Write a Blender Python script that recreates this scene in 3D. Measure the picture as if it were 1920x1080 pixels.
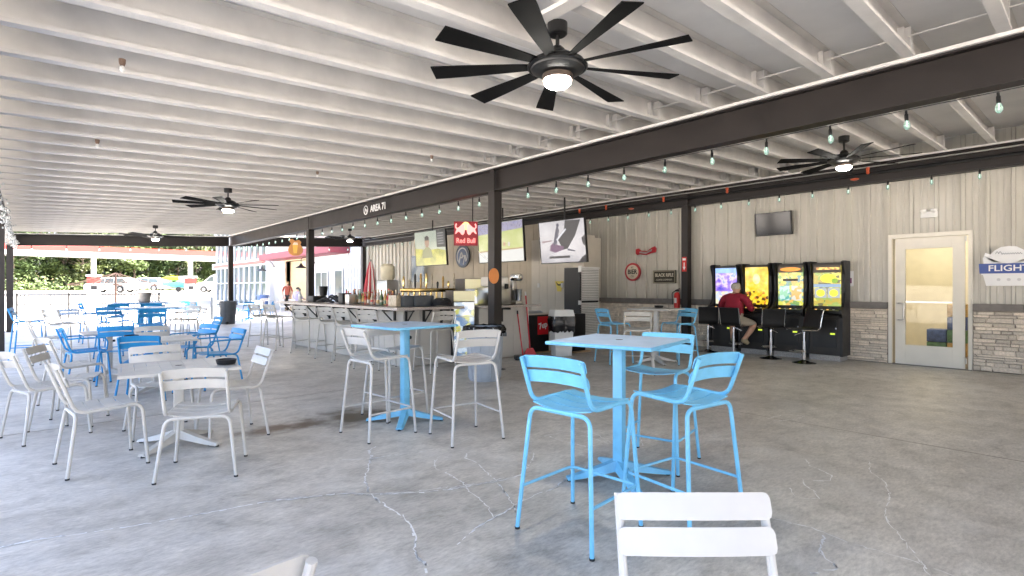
import bpy, bmesh, math, random
from mathutils import Vector, Matrix
random.seed(7)
R = math.radians
for o in list(bpy.data.objects): bpy.data.objects.remove(o)
S = bpy.context.scene
C = S.collection
# ------------------------------------------------------------------ camera
cam = bpy.data.cameras.new('camera'); camo = bpy.data.objects.new('camera', cam); C.objects.link(camo)
YAW = math.atan(905 / 995)
camo.location = (0, 0, 1.375); camo.rotation_euler = (R(90), 0, -YAW)
cam.sensor_width = 36; cam.lens = 36 * 995 / 1920; cam.clip_start = .05; cam.clip_end = 3000
S.camera = camo
# ------------------------------------------------------------------ sky, sun, exposure
SUN_EL, SUN_AZ = 52, 112          # azimuth clockwise from +Y
W = bpy.data.worlds.new('World'); S.world = W; W.use_nodes = True
wn = W.node_tree; wn.nodes.clear()
sky = wn.nodes.new('ShaderNodeTexSky'); sky.sky_type = 'NISHITA'; sky.sun_disc = False
sky.sun_elevation = R(SUN_EL); sky.sun_rotation = R(SUN_AZ); sky.dust_density = 6.; sky.air_density = .7; sky.ozone_density = .3
bg = wn.nodes.new('ShaderNodeBackground'); bg.inputs[1].default_value = .15
wo = wn.nodes.new('ShaderNodeOutputWorld')
wn.links.new(sky.outputs[0], bg.inputs[0]); wn.links.new(bg.outputs[0], wo.inputs[0])
sl = bpy.data.lights.new('sun', 'SUN'); sl.energy = 2.8; sl.angle = R(4); sl.color = (1, .95, .88)
so = bpy.data.objects.new('sun', sl); C.objects.link(so)
az, el = R(SUN_AZ), R(SUN_EL)
sdir = Vector((math.sin(az) * math.cos(el), math.cos(az) * math.cos(el), math.sin(el)))
so.rotation_euler = sdir.to_track_quat('Z', 'Y').to_euler(); so.location = sdir * 60
S.view_settings.view_transform = 'Standard'; S.view_settings.look = 'None'
S.view_settings.exposure = 3.55
EK = .19                          # lamps and screens against the long exposure; S.view_settings.gamma = 1
S.render.engine = 'CYCLES'
S.cycles.max_bounces = 7; S.cycles.diffuse_bounces = 5; S.cycles.glossy_bounces = 3; S.cycles.transmission_bounces = 5
S.cycles.sample_clamp_indirect = 6
S.cycles.caustics_reflective = False; S.cycles.caustics_refractive = False

# ------------------------------------------------------------------ materials
MATS = {}
def mat(name, col, rough=.5, metal=0., var=0., vscale=6., bump=0., bscale=80., emis=None, es=0., trans=0., ior=1.45, coat=0., rnd=0., alpha=1.):
    if name in MATS: return MATS[name]
    m = bpy.data.materials.new(name); m.use_nodes = True; nt = m.node_tree
    b = nt.nodes['Principled BSDF']
    b.inputs['Base Color'].default_value = (*col, 1); b.inputs['Roughness'].default_value = rough
    b.inputs['Metallic'].default_value = metal; b.inputs['IOR'].default_value = ior
    b.inputs['Transmission Weight'].default_value = trans; b.inputs['Coat Weight'].default_value = coat
    b.inputs['Alpha'].default_value = alpha
    if emis: b.inputs['Emission Color'].default_value = (*emis, 1); b.inputs['Emission Strength'].default_value = es * EK; m.cycles.emission_sampling = 'NONE'
    if var or bump:
        tc = nt.nodes.new('ShaderNodeTexCoord')
        n = nt.nodes.new('ShaderNodeTexNoise'); n.inputs['Scale'].default_value = vscale; n.inputs['Detail'].default_value = 5
        nt.links.new(tc.outputs['Object'], n.inputs['Vector'])
        if var:
            mr = nt.nodes.new('ShaderNodeMapRange'); mr.inputs[1].default_value = .3; mr.inputs[2].default_value = .7
            mr.inputs[3].default_value = 1 - var; mr.inputs[4].default_value = 1 + var
            nt.links.new(n.outputs['Fac'], mr.inputs[0])
            last = mr.outputs[0]
            if rnd:
                oi = nt.nodes.new('ShaderNodeObjectInfo'); mr2 = nt.nodes.new('ShaderNodeMapRange')
                mr2.inputs[3].default_value = 1 - rnd; mr2.inputs[4].default_value = 1 + rnd
                nt.links.new(oi.outputs['Random'], mr2.inputs[0])
                mu = nt.nodes.new('ShaderNodeMath'); mu.operation = 'MULTIPLY'
                nt.links.new(last, mu.inputs[0]); nt.links.new(mr2.outputs[0], mu.inputs[1]); last = mu.outputs[0]
            mx = nt.nodes.new('ShaderNodeVectorMath'); mx.operation = 'SCALE'
            mx.inputs[0].default_value = col; nt.links.new(last, mx.inputs['Scale'])
            nt.links.new(mx.outputs[0], b.inputs['Base Color'])
            r2 = nt.nodes.new('ShaderNodeMapRange'); r2.inputs[3].default_value = max(.03, rough - var * .6); r2.inputs[4].default_value = min(1, rough + var * .6)
            nt.links.new(n.outputs['Fac'], r2.inputs[0]); nt.links.new(r2.outputs[0], b.inputs['Roughness'])
        if bump:
            n2 = nt.nodes.new('ShaderNodeTexNoise'); n2.inputs['Scale'].default_value = bscale; n2.inputs['Detail'].default_value = 4
            nt.links.new(tc.outputs['Object'], n2.inputs['Vector'])
            bp = nt.nodes.new('ShaderNodeBump'); bp.inputs['Strength'].default_value = bump; bp.inputs['Distance'].default_value = .01
            nt.links.new(n2.outputs['Fac'], bp.inputs['Height']); nt.links.new(bp.outputs[0], b.inputs['Normal'])
    MATS[name] = m
    return m
def ramp(nt, stops, interp='LINEAR'):
    r = nt.nodes.new('ShaderNodeValToRGB'); r.color_ramp.interpolation = interp
    e = r.color_ramp.elements
    while len(e) > 1: e.remove(e[0])
    e[0].position = stops[0][0]; e[0].color = (*stops[0][1], 1)
    for p, c in stops[1:]:
        k = e.new(p); k.color = (*c, 1)
    return r

def floor_material():
    m = bpy.data.materials.new('sealed_concrete'); m.use_nodes = True; nt = m.node_tree; L = nt.links.new
    b = nt.nodes['Principled BSDF']; N = nt.nodes.new
    g = N('ShaderNodeNewGeometry')
    def noise(scale, detail, vec=None, rough=.55, dist=0):
        n = N('ShaderNodeTexNoise'); n.inputs['Scale'].default_value = scale; n.inputs['Detail'].default_value = detail
        n.inputs['Roughness'].default_value = rough; n.inputs['Distortion'].default_value = dist
        L(vec or g.outputs['Position'], n.inputs['Vector']); return n.outputs['Fac']
    mp = N('ShaderNodeMapping'); mp.inputs['Rotation'].default_value = (0, 0, R(35)); mp.inputs['Scale'].default_value = (1, 1.45, 1)
    L(g.outputs['Position'], mp.inputs[0])
    mp2 = N('ShaderNodeMapping'); mp2.inputs['Rotation'].default_value = (0, 0, R(52)); mp2.inputs['Scale'].default_value = (1, 3.0, 1)
    L(g.outputs['Position'], mp2.inputs[0])
    big = ramp(nt, [(.30, (.40, .372, .325)), (.46, (.50, .467, .412)), (.56, (.56, .527, .472)), (.72, (.62, .588, .535))])
    L(noise(.55, 6, rough=.62, dist=.4), big.inputs[0])
    mid = ramp(nt, [(.26, (.60, .59, .57)), (.5, (.98, .98, .98)), (.74, (1.26, 1.26, 1.26))]); L(noise(3.4, 9, mp.outputs[0], .72, .35), mid.inputs[0])
    fine = ramp(nt, [(.26, (.62, .615, .61)), (.5, (.99, .99, .99)), (.74, (1.3, 1.3, 1.3))]); L(noise(17, 8, mp2.outputs[0], .75), fine.inputs[0])
    def mul(a, c):
        v = N('ShaderNodeVectorMath'); v.operation = 'MULTIPLY'; L(a, v.inputs[0]); L(c, v.inputs[1]); return v.outputs[0]
    col = mul(mul(big.outputs[0], mid.outputs[0]), fine.outputs[0])
    # pale scuffs (thresholded stretched noise)
    sc = ramp(nt, [(.52, (0, 0, 0)), (.74, (1, 1, 1))]); L(noise(1.3, 9, rough=.72, dist=.3), sc.inputs[0])
    mx = N('ShaderNodeMixRGB'); mx.inputs[2].default_value = (.62, .61, .59, 1)
    k = N('ShaderNodeMath'); k.operation = 'MULTIPLY'; k.inputs[1].default_value = .5; L(sc.outputs[0], k.inputs[0])
    L(k.outputs[0], mx.inputs[0]); L(col, mx.inputs[1]); col = mx.outputs[0]
    # old spills with a shape of their own
    nz = noise(5, 5)
    for (cx, cy, rx, ry, c, amt) in [(2.6, 5.33, .55, .5, (.13, .10, .065), 1.7), (1.8, 5.39, .55, .22, (.15, .10, .065), 1.7), (3.6, 5.4, .5, .4, (.14, .13, .12), .45),
                                     (5.2, 3.4, .8, .35, (.15, .145, .14), .35), (6.6, 2.6, .6, .5, (.16, .155, .15), .4), (1.0, 2.9, .5, .3, (.16, .155, .15), .35),
                                     (4.3, 1.6, .55, .3, (.42, .41, .40), .35), (1.2, 1.7, .35, .25, (.44, .435, .43), .4), (1.75, 1.35, .25, .18, (.5, .5, .49), .5)]:
        sub = N('ShaderNodeVectorMath'); sub.operation = 'SUBTRACT'; L(g.outputs['Position'], sub.inputs[0]); sub.inputs[1].default_value = (cx, cy, 0)
        sc_ = N('ShaderNodeVectorMath'); sc_.operation = 'DIVIDE'; L(sub.outputs[0], sc_.inputs[0]); sc_.inputs[1].default_value = (rx, ry, 9)
        ln = N('ShaderNodeVectorMath'); ln.operation = 'LENGTH'; L(sc_.outputs[0], ln.inputs[0])
        ad = N('ShaderNodeMath'); ad.operation = 'MULTIPLY_ADD'; L(nz, ad.inputs[0]); ad.inputs[1].default_value = 1.9; L(ln.outputs['Value'], ad.inputs[2])
        mr = N('ShaderNodeMapRange'); mr.inputs[1].default_value = 2.0; mr.inputs[2].default_value = .75; mr.inputs[3].default_value = 0; mr.inputs[4].default_value = amt
        L(ad.outputs[0], mr.inputs[0])
        mm = N('ShaderNodeMixRGB'); mm.inputs[2].default_value = (*c, 1); L(mr.outputs[0], mm.inputs[0]); L(col, mm.inputs[1]); col = mm.outputs[0]
    L(col, b.inputs['Base Color'])
    rr = N('ShaderNodeMapRange'); rr.inputs[1].default_value = .3; rr.inputs[2].default_value = .7; rr.inputs[3].default_value = .36; rr.inputs[4].default_value = .52
    L(noise(1.7, 7, rough=.65), rr.inputs[0]); L(rr.outputs[0], b.inputs['Roughness'])
    bp = N('ShaderNodeBump'); bp.inputs['Strength'].default_value = .12; bp.inputs['Distance'].default_value = .01
    L(noise(40, 6), bp.inputs['Height']); L(bp.outputs[0], b.inputs['Normal'])
    return m

def screen_material(name, stops, scale, es, kind='noise', stretch=(1, 1, 1)):
    m = bpy.data.materials.new(name); m.use_nodes = True; nt = m.node_tree; b = nt.nodes['Principled BSDF']
    tc = nt.nodes.new('ShaderNodeTexCoord'); mp = nt.nodes.new('ShaderNodeMapping'); mp.inputs['Scale'].default_value = stretch
    nt.links.new(tc.outputs['Object'], mp.inputs[0])
    if kind == 'cells':
        t = nt.nodes.new('ShaderNodeTexVoronoi'); t.inputs['Scale'].default_value = scale; out = t.outputs['Color']
        sp = nt.nodes.new('ShaderNodeSeparateColor'); nt.links.new(out, sp.inputs[0]); out = sp.outputs[0]
    else:
        t = nt.nodes.new('ShaderNodeTexNoise'); t.inputs['Scale'].default_value = scale; t.inputs['Detail'].default_value = 5; out = t.outputs['Fac']
    nt.links.new(mp.outputs[0], t.inputs['Vector'])
    r = ramp(nt, stops, 'CONSTANT' if kind == 'cells' else 'LINEAR'); nt.links.new(out, r.inputs[0])
    b.inputs['Base Color'].default_value = (.02, .02, .02, 1); b.inputs['Roughness'].default_value = .15
    nt.links.new(r.outputs[0], b.inputs['Emission Color']); b.inputs['Emission Strength'].default_value = es * EK; m.cycles.emission_sampling = 'NONE'
    MATS[name] = m
    return m

M_FLOOR = floor_material()
M_CEIL = mat('ceiling_white_paint', (.66, .64, .61), .6, var=.10, vscale=3.5, bump=.08, bscale=60)
M_DECK = mat('deck_white_paint', (.76, .755, .75), .65, var=.08, vscale=1.6, bump=.1, bscale=50)
M_STEEL = mat('bronze_steel_paint', (.013, .0088, .0074), .45, var=.15, vscale=3, bump=.03)
M_WALL = mat('beige_metal_siding', (.50, .48, .42), .24, var=.05, vscale=1.5)
M_PANEL = mat('shaded_panel_board', (.47, .41, .31), .55, var=.06, vscale=3)  # beige board darkened in colour for the shade of the bar recess
M_PANELL = mat('pale_panel_board', (.60, .56, .48), .55, var=.05, vscale=3)
M_STONE = mat('ledge_stone', (.74, .66, .56), .85, var=.22, vscale=9, bump=.6, bscale=45, rnd=.22)
M_MORTAR = mat('brown_mortar', (.27, .23, .19), .95, var=.2, vscale=12, bump=.4)  # brown mortar between the stones, also floor joints and bar carcass
M_LEDGE = mat('stone_cap', (.19, .175, .165), .7, var=.15, vscale=8, bump=.2)
M_BLUE = mat('sky_blue_enamel', (.175, .50, .74), .34, var=.09, vscale=13, rnd=.04)
M_DBLUE = mat('strong_blue_enamel', (.02, .25, .54), .38, var=.07, vscale=7, rnd=.06)
M_WHITE = mat('white_enamel', (.54, .525, .495), .38, var=.05, vscale=7, rnd=.03)
M_GREY = mat('sand_grey_enamel', (.52, .50, .455), .42, var=.08, vscale=7, rnd=.05)
M_PALE = mat('pale_blue_enamel', (.46, .58, .74), .42, var=.1, vscale=9)
M_BTOP = mat('worn_pale_blue_top', (.50, .63, .80), .38, var=.09, vscale=5)
M_RUB = mat('black_rubber', (.02, .02, .022), .7)
M_BLACK = mat('black_plastic', (.010, .010, .011), .42, var=.15, vscale=8)
M_BLACKM = mat('black_metal', (.007, .007, .007), .38, var=.1, vscale=6)
M_CHROME = mat('chrome', (.72, .72, .72), .12, 1.)
M_BRASS = mat('brass', (.80, .56, .22), .2, 1.)
M_STEELB = mat('stainless', (.58, .57, .55), .3, 1., var=.08)
M_LEATHER = mat('black_leather', (.011, .011, .012), .38, var=.15, vscale=20, bump=.15, bscale=120)
M_GLASS = mat('bulb_glass', (.72, .93, .84), .06, trans=.8, emis=(.55, .95, .78), es=.05)
M_LAMP = mat('lit_fan_lens', (.9, .9, .88), .4, emis=(1, .95, .86), es=20 / EK); M_LAMP.cycles.emission_sampling = 'AUTO'
M_DOORP = mat('cream_door_paint', (.74, .71, .63), .4, var=.04, vscale=4)
M_RED = mat('red_plastic', (.52, .018, .03), .4, var=.1)
M_WHT = mat('white_plastic', (.74, .74, .72), .45, var=.05)
M_GBIN = mat('grey_blue_plastic', (.36, .40, .45), .5, var=.1, vscale=9, bump=.05)
M_DBIN = mat('dark_grey_plastic', (.075, .085, .095), .5, var=.12, vscale=9, bump=.05)
M_BAG = mat('black_bin_bag', (.005, .005, .006), .2, var=.2, vscale=15, bump=.5, bscale=18)
M_CONC = mat('pale_outdoor_concrete', (.56, .535, .49), .85, var=.08, vscale=.5, bump=.1, bscale=20)
M_ASPH = mat('worn_pale_asphalt', (.34, .33, .31), .9, var=.1, vscale=.3, bump=.1, bscale=20)
M_GRASS = mat('dry_grass', (.12, .10, .035), .95, var=.25, vscale=.5, bump=.4, bscale=8)
M_TRUNK = mat('bark', (.11, .085, .06), .9, var=.25, vscale=3, bump=.5, bscale=12)
M_SIDEW = mat('white_trim_daylit_siding', (.66, .67, .68), .45, var=.04, vscale=1)  # white trim; on the far wall panels daylight is put into this colour
M_MAROON = mat('maroon_canopy_paint', (.23, .045, .06), .5, var=.06)
M_TOPB = mat('speckled_stone_top', (.42, .37, .33), .3, var=.35, vscale=60)
M_CHALK = mat('chalk_marks', (.80, .795, .78), .9, var=.1, vscale=30)
M_SKIN = mat('skin', (.52, .30, .21), .5, var=.06, vscale=12)

# ------------------------------------------------------------------ mesh helpers
class MB:
    def __init__(s): s.v = []; s.f = []; s.mi = []; s.cm = 0
    def face(s, f): s.f.append(tuple(f)); s.mi.append(s.cm)
    def add(s, vs, fs):
        o = len(s.v); s.v += [tuple(p) for p in vs]
        for f in fs: s.face(i + o for i in f)
        return s
    def box(s, x0, x1, y0, y1, z0, z1):
        return s.add([(x0, y0, z0), (x1, y0, z0), (x1, y1, z0), (x0, y1, z0), (x0, y0, z1), (x1, y0, z1), (x1, y1, z1), (x0, y1, z1)],
                     [(0, 3, 2, 1), (4, 5, 6, 7), (0, 1, 5, 4), (1, 2, 6, 5), (2, 3, 7, 6), (3, 0, 4, 7)])
    def obox(s, c, size, rz=0, rx=0, ry=0):
        M = Matrix.Translation(c) @ Matrix.Rotation(rz, 4, 'Z') @ Matrix.Rotation(ry, 4, 'Y') @ Matrix.Rotation(rx, 4, 'X')
        h = [d / 2 for d in size]; b = MB().box(-h[0], h[0], -h[1], h[1], -h[2], h[2])
        return s.add([M @ Vector(p) for p in b.v], b.f)
    def rbox(s, c, size, ch=.01, rz=0):          # chamfered box
        hx, hy, hz = [d / 2 for d in size]; bm = bmesh.new(); bmesh.ops.create_cube(bm, size=1)
        for v in bm.verts: v.co = Vector((v.co.x * 2 * hx, v.co.y * 2 * hy, v.co.z * 2 * hz))
        bmesh.ops.bevel(bm, geom=list(bm.edges), offset=ch, segments=2, affect='EDGES', profile=.6)
        M = Matrix.Translation(c) @ Matrix.Rotation(rz, 4, 'Z'); bm.verts.index_update()
        s.add([M @ v.co for v in bm.verts], [[v.index for v in f.verts] for f in bm.faces]); bm.free(); return s
    def tube(s, pts, r, n=8, close=False, flat=None):
        P = [Vector(p) for p in pts]; rr = r if isinstance(r, (list, tuple)) else [r] * len(P)
        m = len(P); T = []
        for i in range(m):
            a = P[i - 1] if (i > 0 or close) else P[i]; b = P[(i + 1) % m] if (i < m - 1 or close) else P[i]
            T.append((b - a).normalized())
        up = Vector((0, 0, 1)) if abs(T[0].z) < .9 else Vector((0, 1, 0))
        u = (up - T[0] * up.dot(T[0])).normalized(); o = len(s.v)
        for i in range(m):
            u = (u - T[i] * u.dot(T[i])).normalized(); w = T[i].cross(u)
            for k in range(n):
                a = 2 * math.pi * k / n
                s.v.append(tuple(P[i] + (u * math.cos(a) + w * math.sin(a)) * rr[i]))
        for i in range(m if close else m - 1):
            j = (i + 1) % m
            for k in range(n):
                s.face((o + i * n + k, o + i * n + (k + 1) % n, o + j * n + (k + 1) % n, o + j * n + k))
        if not close:
            s.face(tuple(o + k for k in range(n))[::-1]); s.face(tuple(o + (m - 1) * n + k for k in range(n)))
        return s
    def lathe(s, prof, n=16, c=(0, 0, 0), sx=1, sy=1):
        o = len(s.v)
        for r, z in prof:
            for k in range(n):
                a = 2 * math.pi * k / n; s.v.append((c[0] + r * math.cos(a) * sx, c[1] + r * math.sin(a) * sy, c[2] + z))
        for i in range(len(prof) - 1):
            for k in range(n):
                s.face((o + i * n + k, o + i * n + (k + 1) % n, o + (i + 1) * n + (k + 1) % n, o + (i + 1) * n + k))
        s.face(tuple(o + k for k in range(n))[::-1]); s.face(tuple(o + (len(prof) - 1) * n + k for k in range(n)))
        return s
    def prism(s, poly, f0, f1):                 # f0/f1 map (u,v) to the two end faces
        n = len(poly); o = len(s.v)
        s.v += [tuple(f0(*p)) for p in poly] + [tuple(f1(*p)) for p in poly]
        s.face(tuple(o + i for i in range(n))[::-1]); s.face(tuple(o + n + i for i in range(n)))
        for i in range(n): s.face((o + i, o + (i + 1) % n, o + n + (i + 1) % n, o + n + i))
        return s
    def mesh(s, name, mats, smooth=.6):
        me = bpy.data.meshes.new(name); me.from_pydata(s.v, [], s.f)
        bm = bmesh.new(); bm.from_mesh(me); bmesh.ops.recalc_face_normals(bm, faces=bm.faces); bm.to_mesh(me); bm.free()
        for m in (mats if isinstance(mats, (list, tuple)) else [mats]): me.materials.append(m)
        if isinstance(mats, (list, tuple)): me.polygons.foreach_set('material_index', s.mi)
        if smooth:
            me.polygons.foreach_set('use_smooth', [True] * len(me.polygons)); me.set_sharp_from_angle(angle=smooth)
        return me
    def build(s, name, mats, parent=None, smooth=.6):
        return link(name, s.mesh(name, mats, smooth), parent)
def link(name, me, parent=None):
    o = bpy.data.objects.new(name, me); C.objects.link(o)
    if parent: o.parent = parent
    return o
def tag(o, label=None, cat=None, group=None, kind=None):
    for k, v in (('label', label), ('category', cat), ('group', group), ('kind', kind)):
        if v: o[k] = v
    return o
def thing(name, loc, rz, label, cat, group=None):
    o = bpy.data.objects.new(name, None); C.objects.link(o); o.location = loc; o.rotation_euler = (0, 0, rz); o.empty_display_size = .1
    return tag(o, label, cat, group)
def copy_tree(o, parent=None):
    c = o.copy(); C.objects.link(c)
    if parent: c.parent = parent
    for ch in list(o.children): copy_tree(ch, c)
    return c
def fillet(pts, r, n=4):
    P = [Vector(p) for p in pts]; out = [P[0]]
    for i in range(1, len(P) - 1):
        a, b, c = P[i - 1], P[i], P[i + 1]; d1 = (a - b); d2 = (c - b); k = min(r, d1.length * .45, d2.length * .45)
        p0 = b + d1.normalized() * k; p1 = b + d2.normalized() * k
        for j in range(n + 1):
            t = j / n; out.append(p0 * (1 - t) ** 2 + b * 2 * t * (1 - t) + p1 * t * t)
    out.append(P[-1]); return out
def text_mesh(txt, size, M, m, name, parent, depth=.002, shear=0, sx=1., bold=0.):
    cu = bpy.data.curves.new('t', 'FONT'); cu.body = txt; cu.size = size; cu.extrude = depth; cu.align_x = 'CENTER'; cu.align_y = 'CENTER'; cu.shear = shear
    cu.offset = bold; cu.resolution_u = 3
    t = bpy.data.objects.new('t', cu); C.objects.link(t)
    dg = bpy.context.evaluated_depsgraph_get(); me = bpy.data.meshes.new_from_object(t.evaluated_get(dg))
    bpy.data.objects.remove(t); bpy.data.curves.remove(cu)
    me.transform(M @ Matrix.Diagonal((sx, 1, 1, 1))); me.materials.clear(); me.materials.append(m)
    return link(name, me, parent)
def facing(p, nx, ny):                           # matrix: text plane at p whose normal is (nx,ny,0)
    n = Vector((nx, ny, 0)).normalized(); x = Vector((-n.y, n.x, 0))
    return Matrix(((x.x, 0, n.x, p[0]), (x.y, 0, n.y, p[1]), (0, 1, 0, p[2]), (0, 0, 0, 1)))
def circ(r, n=32, a0=0, a1=2 * math.pi):
    return [(r * math.cos(a0 + (a1 - a0) * i / n), r * math.sin(a0 + (a1 - a0) * i / n)) for i in range(n)]
# ================================================================== ground
def gz(y): return 0 if y < 34 else (min(1., (y - 34) / 50.) if y < 112 else min(4.5, 1 + (y - 112) * .09))
def sheet(name, x0, x1, ys, dz, m):
    b = MB()
    for y in ys: b.v += [(x0, y, gz(y) + dz), (x1, y, gz(y) + dz)]
    for i in range(len(ys) - 1): b.face((2 * i, 2 * i + 1, 2 * i + 3, 2 * i + 2))
    o = b.build(name, m, smooth=0); return tag(o, kind='structure')
sheet('ground', -900, 900, [-900, -60, 34, 59, 84, 112, 125, 151, 900], -.03, M_CONC)
fl = MB().box(-.95, 11.62, -9.8, 23.2, -.2, 0).build('patio_floor', M_FLOOR, smooth=0); tag(fl, kind='structure')
sheet('terrace', -40, 11.6, [23.25, 34, 36], -.008, M_CONC)
sheet('parking_lot', -120, 120, [36.2, 59, 84, 88], -.012, M_ASPH)
sheet('verge', -300, 300, [88, 96], .0, M_GRASS)
sheet('road', -300, 300, [96.1, 104], .004, M_ASPH)
sheet('grass_bank', -400, 400, [104.2, 112, 125, 151, 420], .008, M_GRASS)
# chalk scribbles on the slab, drawn where they lie (floor coordinates)
def unproj(u, v):
    l = (u - 960) / 995; t = 1.375 * 995 / (v - 540); c, s = math.cos(YAW), math.sin(YAW)
    return ((l * c + s) * t, (-l * s + c) * t)
def scrib(pts, w, seed):
    rnd = random.Random(seed); b = MB(); P = [Vector((*unproj(*p), 0)) for p in pts]; Q = []
    for i in range(len(P) - 1):
        n = max(2, int((P[i + 1] - P[i]).length / .03))
        for k in range(n): Q.append(P[i].lerp(P[i + 1], k / n) + Vector((rnd.gauss(0, .0055), rnd.gauss(0, .0055), 0)))
    Q.append(P[-1])
    for i, q in enumerate(Q):
        a = Q[max(0, i - 1)]; c = Q[min(len(Q) - 1, i + 1)]; d = (c - a).normalized(); nrm = Vector((-d.y, d.x, 0)) * w * rnd.uniform(.25, 1.)
        b.v += [tuple(q + nrm + Vector((0, 0, .0025))), tuple(q - nrm + Vector((0, 0, .0025)))]
    for i in range(len(Q) - 1):
        if rnd.random() < (.85 if seed < 100 else .35): b.face((2 * i, 2 * i + 1, 2 * i + 3, 2 * i + 2))
    return tag(b.build('chalk_line', M_CHALK, fl, 0), kind='stuff')
SC = [([(704, 838), (690, 846), (696, 856), (690, 880), (684, 898), (690, 920), (705, 936), (732, 955), (757, 970), (770, 985), (778, 1005), (780, 1030), (782, 1048), (796, 1055), (800, 1075)], .007),
      ([(0, 1027), (60, 1014), (150, 1002), (260, 985), (400, 960), (500, 941), (640, 926), (740, 927), (830, 920), (890, 910), (930, 903), (985, 889)], .006),
      ([(660, 928), (760, 924), (860, 911), (915, 905), (945, 896)], .004), ([(697, 860), (745, 852), (800, 846)], .004),
      ([(640, 863), (690, 861), (760, 852)], .003), ([(825, 854), (815, 866), (818, 880), (836, 888), (866, 903), (880, 922), (902, 938), (921, 960), (923, 975)], .004),
      ([(873, 850), (874, 860), (892, 866), (905, 880), (925, 897), (938, 912), (953, 930), (963, 948), (966, 960)], .005),
      ([(858, 1022), (872, 1008), (900, 985), (940, 965), (975, 942), (1010, 926), (1040, 915), (1052, 905), (1060, 897)], .006),
      ([(1002, 850), (998, 862), (985, 884)], .004), ([(1074, 885), (1110, 872), (1150, 862), (1190, 847), (1205, 835), (1200, 820)], .004),
      ([(1510, 862), (1520, 875), (1540, 882), (1559, 892), (1556, 902), (1525, 902)], .004),
      ([(1480, 915), (1490, 930), (1512, 937), (1535, 935), (1525, 920), (1508, 908), (1503, 898)], .003),
      ([(1630, 865), (1632, 885), (1660, 905), (1668, 930), (1660, 970), (1682, 1000), (1705, 1030), (1730, 1055), (1745, 1080)], .003),
      ([(1545, 1005), (1538, 1035), (1550, 1050), (1570, 1065)], .006), ([(1520, 1076), (1545, 1070), (1572, 1067)], .006),
      ([(1430, 968), (1520, 990), (1600, 1020), (1720, 1055), (1800, 1085)], .003), ([(1010, 820), (1050, 812), (1100, 818), (1140, 832), (1100, 838), (1050, 826), (1030, 818)], .004),
      ([(1020, 812), (1070, 806), (1120, 815), (1160, 838)], .003), ([(1440, 785), (1470, 777), (1510, 780), (1490, 787), (1450, 790)], .006)]
for i, (p, w) in enumerate(SC):
    scrib(p, w, i); scrib(p, w * 1.5, 100 + i)
# saw-cut control joints
for i, (x0, x1, y0, y1) in enumerate([(-.9, 11.5, 6.83, 6.836), (-.9, 11.5, 14.8, 14.806), (5.815, 5.821, -7, 23), (-.9, 11.5, -1.13, -1.124)]):
    MB().box(x0, x1, y0, y1, .0005, .002).build('control_joint', M_MORTAR, fl, 0)

# ================================================================== pavilion
PITCH, XB = .05, 5.74
def zb(x): return 3.40 + PITCH * (x - XB)
PAV = thing('pavilion', (0, 0, 0), 0, 'open steel patio roof with white purlins on dark bronze beams and posts', 'pavilion')
COLY = [-9.09, -1.13, 6.83, 14.8, 22.75]  # rearmost row is unseen, added under the roof stretch that shades the foreground
def ibeam_y(x, y0, y1, zt, h, w=.16, tf=.018, tw=.014):
    pr = [(-w / 2, 0), (w / 2, 0), (w / 2, tf), (tw / 2, tf), (tw / 2, h - tf), (w / 2, h - tf), (w / 2, h), (-w / 2, h), (-w / 2, h - tf), (-tw / 2, h - tf), (-tw / 2, tf), (-w / 2, tf)]
    return MB().prism(pr, lambda a, b: (x + a, y0, zt - h + b), lambda a, b: (x + a, y1, zt - h + b))
for x, w in ((-.45, .16), (5.82, .17), (11.42, .15)):
    zt = zb(x) - .035
    bo = ibeam_y(x, -9.3, 22.83, zt, .365, w).build('beam', M_STEEL, PAV, 0)
    if x > 0: MB().box(x - w / 2 - .03, x + w / 2 + .02, -9.3, 22.9, zt + .002, zt + .033).build('bearing_strip', M_CEIL, bo, 0)
    else: MB().box(x - .1, x + .08, -9.3, 22.9, zt + .002, zt + .033).build('bearing_strip', M_CEIL, bo, 0)
    if x == 5.82: MIDBEAM = bo
    for y in [c if x < 11 or c != 6.83 else 6.47 for c in COLY]:
        zc = zt - .366; b = MB()
        b.box(x - .082, x + .082, y - .082, y + .082, .012, zc)
        b.box(x - .13, x + .13, y - .13, y + .13, .001, .0115)
        b.box(x - w / 2 - .004, x - w / 2 + .01, y - .082, y + .02, zc + .001, zt - .002)
        co = b.build('column', M_STEEL, PAV, 0)
# sloping cross beams at the far end and the added rear end
for y in (22.75, -9.09):
    pr = [(-.07, 0), (.07, 0), (.07, .018), (.007, .018), (.007, .345), (.07, .345), (.07, .36), (-.07, .36), (-.07, .345), (-.007, .345), (-.007, .018), (-.07, .018)]
    for xa, xb_ in ((-.36, 5.73), (5.91, 11.34)):
        MB().prism(pr, lambda a, b: (xa, y + a, zb(xa) - .40 + b), lambda a, b: (xb_, y + a, zb(xb_) - .40 + b)).build('cross_beam', M_STEEL, PAV, 0)
    MB().prism([(-.09, 0), (.09, 0), (.09, .03), (-.09, .03)], lambda a, b: (-.36, y + a, zb(-.36) - .036 + b), lambda a, b: (11.3, y + a, zb(11.3) - .036 + b)).build('bearing_strip', M_CEIL, PAV, 0)
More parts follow.
